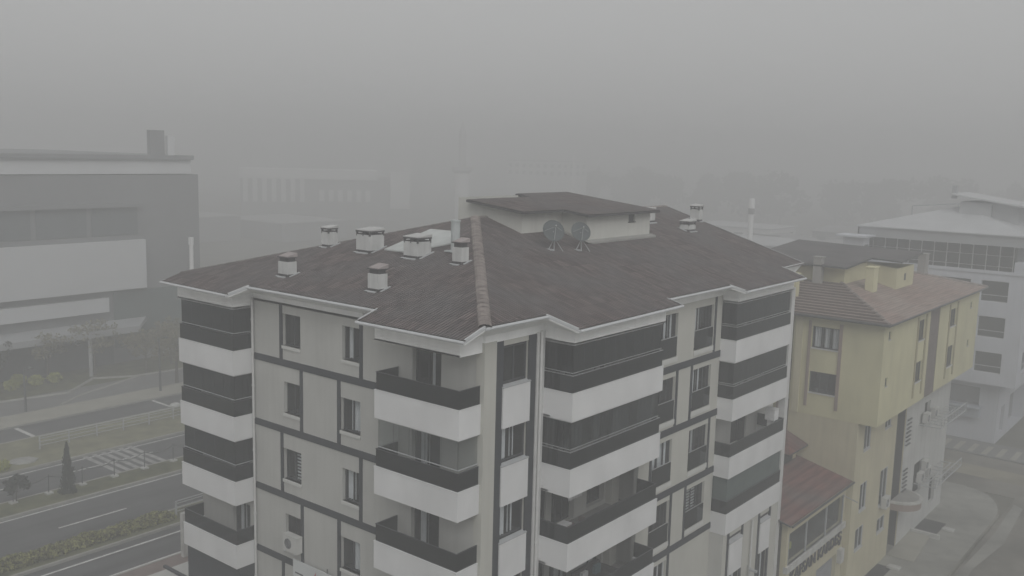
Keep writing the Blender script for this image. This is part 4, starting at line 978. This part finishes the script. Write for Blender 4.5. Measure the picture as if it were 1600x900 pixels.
part('long_window', mb, malldd, Mm)
mb = MB(); mb.box(MX, MX + .15, 30, 41.0, -14.5, -8.0); part('green_glazing', mb, mat('green_glazing', (.085, .115, .11), .3, .1, .2, spec=.5), Mm)
mb = MB(); mb.box(MX, MX + .1, -25, 29.8, G, -11.6); part('shop_front_glass', mb, malldd, Mm)
mb = MB(); mb.prism([(MX, -25), (MX + 4.5, -25), (MX + 4.5, 30.5), (MX, 34)], lambda x, y: -11.8, lambda x, y: -11.2 + .05 * (MX - x)); mb.box(MX + 4.45, MX + 4.6, -25, 30.6, -11.95, -11.3); part('entrance_canopy', mb, [greywall], Mm)
for y in (-5, 5, 15, 25): mb = MB(); mb.tube((MX + 4.2, y, G), (MX + 4.2, y, -11.8), .2, 10); part('canopy_column', mb, metall, Mm)
for y in (22.6, 25.6):
    mb = MB()
    for i in range(20):
        a, b = 2 * math.pi * i / 20, 2 * math.pi * (i + 1) / 20
        mb.tube((MX + .35, y + .42 * math.cos(a), -13.0 + .42 * math.sin(a)), (MX + .35, y + .42 * math.cos(b), -13.0 + .42 * math.sin(b)), .06, 5)
    mb.tube((MX + .35, y - .2, -13.2), (MX + .35, y + .2, -12.8), .05, 5); part('round_sign', mb, mallw, Mm)
mb = MB(); mb.box(-81.0, MX - .3, 35.3, 37.1, 7.2, 10.3); part('roof_tank', mb, malld, Mm)
mb = MB(); mb.box(-80.8, MX - .3, 37.5, 38.4, 7.2, 9.7); part('roof_unit', mb, mallw, Mm)

# =================================================================== FAR THINGS IN THE FOG
def simple_building(name, x0, x1, y0, y1, z1, lab, wm=farw, rm_=farg, rows=2, cols=6, grp=None, gable=True, cat='building'):
    o = thing(name, ((x0 + x1) / 2, (y0 + y1) / 2, G), lab, cat, grp)
    mb = MB(); mb.box(x0, x1, y0, y1, G - (3.3 if x1 > -25 else 0), z1); part('wall', mb, wm, o)
    mb = MB(); 
    if gable:
        mb.prism([(x0 - .4, y0 - .4), (x1 + .4, y0 - .4), (x1 + .4, y1 + .4), (x0 - .4, y1 + .4)], z1, z1 + .15)
        cy_ = (y0 + y1) / 2; r_ = (x0 + 1.5, cy_, z1 + 1.3), (x1 - 1.5, cy_, z1 + 1.3)
        q = [(x0 - .4, y0 - .4, z1 + .15), (x1 + .4, y0 - .4, z1 + .15), (x1 + .4, y1 + .4, z1 + .15), (x0 - .4, y1 + .4, z1 + .15)]
        mb.face([q[0], q[1], r_[1], r_[0]]); mb.face([q[1], q[2], r_[1]]); mb.face([q[2], q[3], r_[0], r_[1]]); mb.face([q[3], q[0], r_[0]])
    else: mb.prism([(x0 - .3, y0 - .3), (x1 + .3, y0 - .3), (x1 + .3, y1 + .3), (x0 - .3, y1 + .3)], z1, z1 + .3)
    part('roof', mb, rm_, o)
    for r in range(rows):
        for c_ in range(cols):
            z = z1 - 1.0 - r * 3; 
            if z - 1.5 < G: continue
            a = x0 + (x1 - x0) * (c_ + .25) / cols; b = x0 + (x1 - x0) * (c_ + .7) / cols
            mb = MB(); mb.box(a, b, y0 - .06, y0 + .05, z - 1.5, z); part('window', mb, malldd, o)
    cols2 = max(2, int((y1 - y0) / 4))
    for r in range(rows):
        for c_ in range(cols2):
            z = z1 - 1.0 - r * 3
            if z - 1.5 < G: continue
            a = y0 + (y1 - y0) * (c_ + .25) / cols2; b = y0 + (y1 - y0) * (c_ + .7) / cols2
            mb = MB(); mb.box(x1 - .05, x1 + .06, a, b, z - 1.5, z); part('window', mb, malldd, o)
    return o
# long colonnaded building behind the block, drawn by its white columns
cb = thing('columned_building', (-160, 125, G), 'long building with rows of white columns, almost lost in the fog left of the roof', 'building')
ax = Vector((-247.7, 165.5)); bx_ = Vector((-212.1, 208.0)); dd = (bx_ - ax).normalized(); nn = Vector((dd.y, -dd.x))
def on(t, off): p = ax + dd * t + nn * off; return (p.x, p.y)
Lb = (bx_ - ax).length
mb = MB(); mb.prism([on(-1, -16), on(-1, -1), on(Lb, -1), on(Lb, -16)], G, -1.8); part('wall', mb, farg, cb)
mb = MB(); mb.prism([on(-1.5, -16), on(-1.5, .2), on(Lb * .8, .2), on(Lb * .8, -16)], -2.4, .8); part('roof_band', mb, farw, cb)
for i in range(7): t_ = i * 3.1; mb = MB(); mb.prism([on(t_, -.9), on(t_, 0), on(t_ + 1.45, 0), on(t_ + 1.45, -.9)], -10.2, -2.4); part('column', mb, farw, cb)
mb = MB(); mb.prism([on(Lb - 6.5, -7), on(Lb - 6.5, .5), on(Lb, .5), on(Lb, -7)], -12, .5); part('white_tower', mb, farw, cb)
for i in range(6): t_ = 25 + i * 3.1; mb = MB(); mb.prism([on(t_, -.9), on(t_, -.3), on(t_ + 1.6, -.3), on(t_ + 1.6, -.9)], -9.8, -6); part('column', mb, farw, cb)
# minaret
def minaret(x, y, z1, r, lab):
    o = thing('minaret', (x, y, G), lab, 'minaret'); zb = 1.6
    mb = MB(); mb.tube((x, y, G), (x, y, zb), r, 16); part('shaft', mb, farw, o)
    mb = MB(); mb.tube((x, y, zb), (x, y, zb + .9), r, 16, r2=r * 1.5); mb.tube((x, y, zb + .9), (x, y, zb + 1.9), r * 1.5, 16); part('balcony', mb, farl, o)
    mb = MB(); mb.tube((x, y, zb + 1.9), (x, y, z1 - 4), r * .5, 14); part('upper_shaft', mb, farl, o)
    mb = MB(); mb.tube((x, y, z1 - 4), (x, y, z1), r * .52, 14, r2=.05); part('spire', mb, farl, o)
minaret(-172.9, 191.5, 17.6, 2.1, 'tall pale minaret rising out of the fog behind the roof ridge')
def pole(name, x, y, z1, r, lab, cat, m_=farw, bands=False):
    o = thing(name, (x, y, G), lab, cat); mb = MB(); mb.tube((x, y, G), (x, y, z1), r, 12, r2=r * .9); part('shaft', mb, m_, o)
    mb = MB(); mb.tube((x, y, z1), (x, y, z1 + .9), r * 1.15, 12); part('top', mb, farg if bands else m_, o)
    if bands: mb = MB(); mb.tube((x, y, z1 + .9), (x, y, z1 + 2.4), r * 1.1, 12); part('crown', mb, m_, o)
pole('chimney_stack', -41.5, 112.4, .2, .42, 'slim white chimney stack standing in the fog beyond the right roof slope', 'chimney', bands=True)
pole('sign_pylon', -78, 38.8, -3.0, .26, 'thin white pylon just beyond the left corner of the roof', 'pylon')
pole('antenna_mast', -163.8, 237.1, 7.2, .45, 'faint pale mast above the roof house, far off in the fog', 'mast')
simple_building('far_building', -236, -210, 290, 312, 4.6, 'faint pale building with tall windows above the left end of the roof house', rows=2, cols=7, gable=False)
simple_building('far_building', -205, -178, 128, 150, -11.5, 'low pale edged hall right of the dark mall, nearer one of two', rows=0, cols=5, gable=False, wm=farg, rm_=farl)
simple_building('far_building', -207, -190, 112, 124, -10.0, 'pale edged hall left below the columned building, farther one of two', rows=0, cols=6, gable=False, wm=farg, rm_=farl)
spots = [(-50, -38, 122, 132, -8.3), (-33, -22, 118, 128, -9.6), (-70, -52, 150, 162, -8.2), (-46, -32, 150, 160, -7.0), (-27, -15, 148, 158, -8.0), (-88, -68, 180, 195, -7.6), (-60, -42, 185, 200, -7.5), (-30, -12, 190, 204, -6.6), (-20, -13, 98, 106, -8.3), (-34, -24, 96, 104, -10.5), (-56, -48, 138, 144, -9.2), (-44, -36, 140, 147, -9.5), (-62, -54, 168, 175, -8.8), (-48, -41, 172, 180, -8.6), (-40, -33, 165, 172, -9.0), (-72, -63, 178, 186, -8.7)]
labs = ['low pale roofed shed beside the slim white chimney stack', 'small pale roofed house left of the dark clipped roof of the yellow building', 'long low house behind the shed at the chimney stack', 'pale low house in the second row beyond the yellow building', 'low house behind the left end of the large white building', 'long pale roof far beyond the chimney stack', 'low far house in the third row, right of the chimney stack', 'low far house nearest the large white building in the last row', 'small house with pale roof just behind the yellow building', 'small flat house behind the right corner of the shingle roof', 'tiny pale house just right of the slim white chimney stack', 'tiny pale roofed house above the left end of the yellow building roof', 'tiny pale roofed house of the middle row behind the chimney stack', 'tiny low house of the middle row, halfway to the large white building', 'tiny grey house of the middle row, nearest the yellow building', 'tiny pale roofed house of the farthest row behind the chimney stack']
for i, (a, b, c, d, z) in enumerate(spots):
    simple_building('low_house', a, b, c, d, z, labs[i], wm=farw if i % 2 else farg, rm_=paleroof if i % 3 else farg, rows=1, cols=4, gable=(i % 2 == 0), grp='low houses in the fog', cat='house')

# =================================================================== TREES
def tree(x, y, h, cr_, lab, leafm, z=G, dens=1.0, name='tree', grp='trees along the road', trunk_h=.4, low=False):
    o = thing(name, (x, y, z), lab, 'tree', grp); tr = MB(); top = Vector((x + random.uniform(-.3, .3), y + random.uniform(-.3, .3), z + h * .75)); cr2 = MB()
    tr.tube((x, y, z), (x, y, z + h * trunk_h), .03 * h, 8, r2=.02 * h); tr.tube((x, y, z + h * trunk_h), top, .02 * h, 7, r2=.006 * h)
    for i in range(9):
        a = random.uniform(0, 2 * math.pi); zz = z + h * random.uniform(trunk_h, .72); L2 = cr_ * random.uniform(.5, .95)
        e_ = Vector((x + math.cos(a) * L2, y + math.sin(a) * L2, zz + h * random.uniform(.08, .25))); tr.tube((x, y, zz), e_, .009 * h, 5, r2=.003 * h)
        leaves(cr2, e_, cr_ * random.uniform(.3, .5), int(70 * dens), .16 if not low else .2, .8)
        for j in range(3):
            e2 = e_ + Vector((random.uniform(-1, 1), random.uniform(-1, 1), random.uniform(-.2, 1))) * cr_ * .4; tr.tube(e_, e2, .004 * h, 4, r2=.0015 * h); leaves(cr2, e2, cr_ * .22, int(22 * dens), .14, .9)
    leaves(cr2, (x, y, z + h * .85), cr_ * .5, int(120 * dens), .16, .9)
    part('trunk', tr, bark, o); part('crown', cr2, leafm, o); return o
tree(-66.5, 29.5, 6.2, 2.4, 'pale brown young tree on the far pavement nearest the block corner', leafo, dens=1.2)
tree(-72.5, 29.5, 5.0, 2.0, 'small sparse brown tree left of the young one by the block corner', leafo, dens=.9)
tree(-76, 25.5, 6.2, 2.2, 'thin brown tree in front of the mall, second from the block', leafo, dens=.7)
tree(-76, 20.5, 5.5, 1.9, 'thin bare tree in front of the mall, below the round signs', leafo, dens=.5)
tree(-77, 14.5, 4.5, 2.2, 'dark bushy tree in front of the mall near the left edge', leafg, dens=1.0)
tree(-75, 34.0, 5.0, 2.0, 'brown tree beyond the pavement, half hidden by the block corner', leafo, dens=.8)
# cypress
cp = thing('cypress_tree', (-43.8, 6.93, G), 'narrow dark cypress on the grass strip between the carriageways', 'tree')
mb = MB(); mb.tube((-43.8, 6.93, G), (-43.8, 6.93, G + 3.0), .07, 8, r2=.02); part('trunk', mb, bark, cp)
mb = MB()
for i in range(2600):
    t_ = random.random() ** 1.3; a = random.uniform(0, 2 * math.pi); rr_ = (.5 * (1 - t_) ** .75 * (1 + .22 * math.sin(a * 3 + t_ * 11) + .14 * math.sin(t_ * 31))) * random.uniform(.4, 1.12); z = G + .1 + t_ * 3.75
    p = Vector((-43.8 + rr_ * math.cos(a), 6.93 + rr_ * math.sin(a), z)); up = Vector((math.cos(a) * .35 + random.gauss(0, .15), math.sin(a) * .35 + random.gauss(0, .15), 1)).normalized(); sd_ = up.orthogonal().normalized(); s = random.uniform(.05, .11)
    mb.face([p - up * s, p + sd_ * s * .35, p + up * s * 1.3, p - sd_ * s * .35])
part('crown', mb, leafd, cp)
tree(-44.4, 3.6, 1.9, .7, 'small dark shrub tree on the grass strip left of the cypress', leafg, dens=.35, name='small_tree', grp=None)
# round yellow-green shrubs by the mall
for i, (x, y, l) in enumerate(((-75.5, 16.6, 'yellow green ball shrub furthest left before the mall'), (-77.5, 18.2, 'yellow green ball shrub at the back of the cluster'), (-75.8, 19.2, 'yellow green ball shrub in the middle of the front row'), (-75.6, 21.0, 'yellow green ball shrub furthest right of the cluster'))):
    o = thing('ball_shrub', (x, y, G), l, 'shrub', 'ball shrubs before the mall'); mb = MB(); leaves(mb, (x, y, G + .6), .75, 420, .14, .75); part('foliage', mb, shrubm, o); mb = MB(); mb.tube((x, y, G), (x, y, G + .5), .06, 6); part('stem', mb, bark, o)
# low hedge between the carriageways
mb = MB()
for i in range(15000):
    y = random.uniform(-12, 9.3); x = -34.6 + random.gauss(0, .42); x = min(max(x, -35.5), -33.75); zt = .38 + .16 * math.sin(y * 2.1) * math.sin(y * .7 + x * 2) - .25 * abs(x + 34.6)
    p = Vector((x, y, G + .15 + random.random() ** .5 * max(.1, zt))); a = Vector((random.gauss(0, 1), random.gauss(0, 1), random.gauss(0, .8))).normalized(); b = a.orthogonal().normalized(); s = random.uniform(.06, .17)
    mb.face([p - a * s, p + b * s * .55, p + a * s, p - b * s * .55], 0 if random.random() < .6 else 1)
solo('hedge', mb, [leafy, mat('hedge_leaf_dark', (.11, .105, .05), .95, .3, 3)], (-34.6, -1, G + .15), 'low yellow green hedge running between the carriageways', 'hedge', kind='stuff')
# treeline behind the fog
for i in range(17):
    x = -215 + i * 13 + random.uniform(-2, 2); y = 318 + 14 * math.sin(i * 1.7) + random.uniform(-5, 5) + i * 1.5
    h = random.uniform(13, 19); o = tree(x, y, h, random.uniform(5, 7), '', leafg, dens=.55, name='far_tree', grp='row of far trees in the fog', trunk_h=.25, low=True)
    o['label'] = 'tall dark tree of the row dissolving in the fog behind the low houses'
# make their leaves large enough to read as masses
for o in [q for q in COL.objects if q.name.startswith('far_tree')]:
    x, y = o.location.x, o.location.y; mb = MB(); org = o['org']
    for j in range(6): leaves(mb, (x + random.uniform(-7, 7), y + random.uniform(-4, 4), G + random.uniform(5, 16)), random.uniform(3.5, 6), 110, 1.2, .8)
    for ch in o.children:
        if ch.name.startswith('crown'): ch.data = mesh_of('crown', mb, leafg, org)

# =================================================================== GROUND, ROADS
mb = MB(); HL = -19.5                      # level along the road, then a slope under the block down to the side street
prof = [(-440, G - .02), (-22, G - .02), (-6, -18.2), (-1.5, HL - .03), (440, HL - .03)]
profN = [(-440, G - .02), (-25, G - .02), (-19, -18.2), (-15.5, HL - .03), (440, HL - .03)]
rows_ = [(-440, prof), (32, prof), (70, profN), (440, profN)]
for (ya, pa), (yb, pb) in zip(rows_, rows_[1:]):
    for k in range(4): mb.face([(pa[k][0], ya, pa[k][1]), (pa[k + 1][0], ya, pa[k + 1][1]), (pb[k + 1][0], yb, pb[k + 1][1]), (pb[k][0], yb, pb[k][1])])
struct('ground', mb, groundm)
def strip(name, x0, x1, y0, y1, z, m_, kerb=False):
    mb = MB(); mb.box(x0, x1, y0, y1, G - .1, G + z); return struct(name, mb, m_)
YA, YZ = -120, 160
strip('service_road', -33.0, -28.9, YA, YZ, .0, asphalt); strip('main_road', -42.15, -35.65, YA, YZ, .0, asphalt)
strip('second_carriageway', -50.9, -45.15, YA, YZ, .0, asphalt); strip('far_road', -62.8, -58.7, YA, YZ, .0, asphalt)
strip('pavement', -28.9, -22.5, YA, YZ, .12, redpave)
strip('far_pavement', -66.3, -62.8, YA, YZ, .14, paving); 
strip('forecourt', -72.0, -66.3, YA, YZ, .06, paving2); strip('mall_garden', -79.6, -72.1, YA, 60, .03, grass)
def median(name, x0, x1, m_):
    mb = MB(); mb.box(x0 + .2, x1 - .2, YA, YZ, G - .1, G + .15); struct(name, mb, m_)
    mb = MB()
    y = YA
    mb.box(x0, x0 + .195, YA, YZ, G - .1, G + .155); mb.box(x1 - .195, x1, YA, YZ, G - .1, G + .155); struct('kerb', mb, kerbm)
median('hedge_strip', -35.6, -33.05, grass); median('grass_strip', -45.1, -42.2, grass); median('grass_median', -58.6, -50.95, mat('dry_grass', (.21, .205, .13), .98, .25, .8, .5))
mb = MB(); mb.box(-28.95, -28.8, YA, YZ, G - .1, G + .135); mb.box(-62.85, -62.75, YA, YZ, G - .1, G + .155); mb.box(-66.4, -66.25, YA, YZ, G - .1, G + .16); struct('kerb', mb, kerbm)
# curved kerb line of the forecourt
mb = MB()
cv = [(-71.7, -20), (-71.7, 14), (-70.6, 20), (-74.5, 24.5), (-72.4, 28), (-71.9, 34), (-71.9, 90)]
for a, b in zip(cv, cv[1:]): mb.tube((a[0], a[1], G + .08), (b[0], b[1], G + .08), .16, 6)
cv = [(-66.9, 17.5), (-69.0, 20.5), (-71.4, 26.5), (-72.2, 28.5)]
for a, b in zip(cv, cv[1:]): mb.tube((a[0], a[1], G + .08), (b[0], b[1], G + .08), .13, 6)
struct('kerb', mb, kerbm)
mk = MB()
def line(x0, x1, y0, y1): mk.box(x0, x1, y0, y1, G - .01, G + .006)
line(-42.0, -41.84, YA, YZ); line(-32.25, -32.08, YA, YZ); line(-29.35, -29.2, YA, YZ); line(-50.5, -50.35, YA, YZ); line(-45.5, -45.38, YA, 11)
for i in range(-12, 26): line(-38.4, -38.25, 3.6 + i * 10.5, 8.3 + i * 10.5)
for i in range(-12, 26): line(-48.2, -48.05, -1.5 + i * 10.5, 5.5 + i * 10.5)
line(-61.2, -61.05, YA, 9); line(-62.5, -58.9, 11.2, 11.55); line(-62.5, -58.9, 24.2, 24.5)
struct('road_marking', mk, paint)
mb = MB()
for i in range(6): mb.box(-50.9, -45.2, 11.5 + i * .75, 11.88 + i * .75, G - .01, G + .0075)
struct('crosswalk', mb, mat('worn_paint', (.36, .36, .35), .9, .25, 1.5))
GL = G; cam_scale = NEIGHBOUR_SCALE
# east side: street and pavement
mb = MB(); mb.box(8.3, 15.5, YA, 54, G - .1, G + .0); mb.box(-6, 60, 54, 63.5, G - .1, G - .004); struct('side_street', mb, asphalt2)
mb = MB(); mb.box(15.6, 60, YA, 53.9, G - .1, G + .02); struct('earth_verge', mb, groundm)
pv = [(2, -20), (8.2, -20), (8.2, 48)] + [(8.2 - 3.4 * (1 - math.cos(t_)), 48 + 6 * math.sin(t_)) for t_ in [math.pi / 2 * i / 8 for i in range(1, 9)]] + [(2, 54)]
mb = MB(); mb.prism(pv, G - .1, G + .14); struct('side_pavement', mb, mat('side_paving', (.30, .298, .27), .92, .2, .3, .3, streak=.2, run=(.9, .9, 1)))
mb = MB(); 
pk = pv[1:-1]
for a, b in zip(pk, pk[1:]):
    d = Vector((b[0] - a[0], b[1] - a[1])).normalized(); n_ = Vector((d.y, -d.x)) * .07
    mb.prism([(a[0] - n_.x, a[1] - n_.y), (a[0] + n_.x, a[1] + n_.y), (b[0] + n_.x, b[1] + n_.y), (b[0] - n_.x, b[1] - n_.y)], G - .1, G + .15)
struct('kerb', mb, asphalt2)
mb = MB(); mb.prism([(8.6, 30), (9.3, 33), (9.0, 38), (9.6, 44), (9.2, 52), (8.5, 52.5), (8.7, 45), (8.45, 38)], G - .01, G + .003); struct('sheen_patch', mb, bpy.data.materials['side_paving'])  # pale worn streak, its puddle-bright sheen put into the colour
mb = MB(); mb.box(-6, 12, 63.6, 67.9, G - .1, G + .1)
struct('white_building_pavement', mb, paving2)
mb = MB()
for i in range(9): mb.box(-1.0 + i * 1.15, -.55 + i * 1.15, 63.9, 66.8, G + .09, G + .106)
struct('paved_bays', mb, paving)
mb = MB(); mb.box(-5, 14, 57.5, 60.5, G - .01, G + .003); struct('dusty_track', mb, mat('dust_track', (.27, .25, .19), .95, .2, .4, .2))
cam_scale = None
# annex and forecourt west of the block, seen in the bottom left corner
an = thing('annex_building', (-21, 4, G), 'beige single storey annex below the far left balcony', 'annex')
mb = MB(); mb.prism([(-21.5, -1.6), (-18.7, -1.6), (-18.7, 6), (-21.5, 6)], G, -13.0); part('wall', mb, beige, an)
mb = MB(); mb.box(-21.75, -18.7, 1.3, 1.45, -12.99, -12.86); part('roof_edge', mb, band, an)
mb = MB(); mb.prism([(-17.75, .3), (-13.55, .3), (-13.55, 1.15), (-17.75, 1.15)], G, -10.13); part('porch', mb, band, an)

# =================================================================== STREET FURNITURE
def railing(x, y0, y1, h, lab, grp, bars=3, post=2.4, m_=metall):
    o = thing('guard_railing', (x, (y0 + y1) / 2, G + .15), lab, 'railing', grp); z = G + .15
    mb = MB(); mb.tube((x, y0, z + h), (x, y1, z + h), .045, 8); part('top_rail', mb, m_, o)
    mb = MB()
    for i in range(bars): zz = z + h * (.25 + .55 * i / max(1, bars - 1)); mb.box(x - .015, x + .015, y0, y1, zz, zz + .07)
    part('middle_rails', mb, m_, o)
    y = y0
    while y <= y1 + .01: mb = MB(); mb.box(x - .05, x + .05, y - .05, y + .05, z, z + h); part('post', mb, m_, o); y += post
railing(-54.9, 10.0, 52, 1.05, 'long pale guard railing on the middle grass median', 'pale guard railings'); railing(-34.35, 9.7, 33, 1.0, 'pale guard railing starting where the hedge ends', 'pale guard railings')
# fence with stone-footed posts along the grass strip
fo = thing('post_fence', (-44.5, 7, G + .15), 'dark post and rail fence on white footings along the grass strip', 'fence')
yy = [3.41 + 2.45 * i for i in range(-6, 14)]
for y in yy:
    mb = MB(); mb.tube((-44.5, y, G + .15), (-44.55, y + .05, G + 1.55), .04, 7, r2=.03); part('post', mb, metald, fo)
    mb = MB(); mb.prism([(-44.7, y - .25), (-44.25, y - .22), (-44.28, y + .25), (-44.72, y + .2)], G + .15, G + .27); part('footing', mb, stone, fo)
mb = MB()
for a, b in zip(yy, yy[1:]):
    pts = [(-44.52, a + (b - a) * t_ / 6, G + 1.45 - .3 * math.sin(math.pi * t_ / 6)) for t_ in range(7)]
    for p, q in zip(pts, pts[1:]): mb.tube(p, q, .025, 5)
part('rail', mb, metald, fo)
def lamp(x, y, h, lab):
    o = thing('street_lamp', (x, y, G), lab, 'street lamp', 'street lamps across the road')
    mb = MB(); mb.tube((x, y, G), (x, y, G + h), .13, 8, r2=.07); part('pole', mb, metald, o)
    mb = MB(); mb.tube((x, y, G + h), (x + 1.2, y, G + h + .25), .05, 6); mb.box(x + 1.0, x + 1.7, y - .15, y + .15, G + h + .2, G + h + .32); part('lamp_head', mb, metald, o)
lamp(-66.9, 14.2, 4.2, 'thin dark street lamp at the left edge beside the far pavement'); lamp(-64.8, 26.6, 5.6, 'thin dark street lamp on the far pavement near the block corner')
lamp(-75.5, 13.2, 4.4, 'pale lamp post before the mall at the very left')
gp_ = thing('gate_post', (-28.3, 6.6, G + .12), 'white post with a dark brace at the kerb beside the annex', 'post')
mb = MB(); mb.box(-28.45, -28.15, 6.4, 6.75, G + .12, G + 2.9); part('shaft', mb, stone, gp_); mb = MB(); mb.tube((-28.2, 6.9, G + 2.4), (-27.4, 7.6, G + .3), .08, 6); part('brace', mb, metald, gp_)
mb = MB(); ball(mb, (-52.9, 7.8, G + .15), 1.0, 14, 7, .16, .16)
solo('stone_slab', mb, mat('pale_gravel', (.33, .33, .31), .95, .2, 2), (-52.9, 7.8, G + .15), 'flat pale stone patch on the grass median at the left', 'stone')
mb = MB(); leaves(mb, (-51.9, 5.6, G + .5), .8, 500, .1, .6); b1 = thing('roadside_bush', (-51.9, 5.6, G + .15), 'yellow green bush in front of the flat pale stone patch', 'bush'); part('foliage', mb, shrubm, b1)
mb = MB(); ball(mb, (-56.2, 23.0, G + 1.0), .5, 10, 6, .5, .1)
solo('traffic_marker', mb, stone, (-56.2, 23.0, G + .8), 'pale rounded marker behind the long guard railing', 'marker')

# =================================================================== FOG
mb = MB(); mb.box(-450, 450, -450, 450, -20.8, 18.5)
fg = bpy.data.materials.new('fog'); fg.use_nodes = True; n = fg.node_tree; n.nodes.clear()
out = n.nodes.new('ShaderNodeOutputMaterial'); pv_ = n.nodes.new('ShaderNodeVolumePrincipled')
pv_.inputs['Density'].default_value = .0080; pv_.inputs['Color'].default_value = (.768, .772, .776, 1); pv_.inputs['Anisotropy'].default_value = 0
n.links.new(pv_.outputs[0], out.inputs['Volume'])
hz = bpy.data.objects.new('haze', mesh_of('haze', mb, fg)); COL.objects.link(hz); hz.location = (0, 0, Z0); hz['kind'] = 'stuff'
for o in COL.objects:
    if 'org' in o: del o['org']
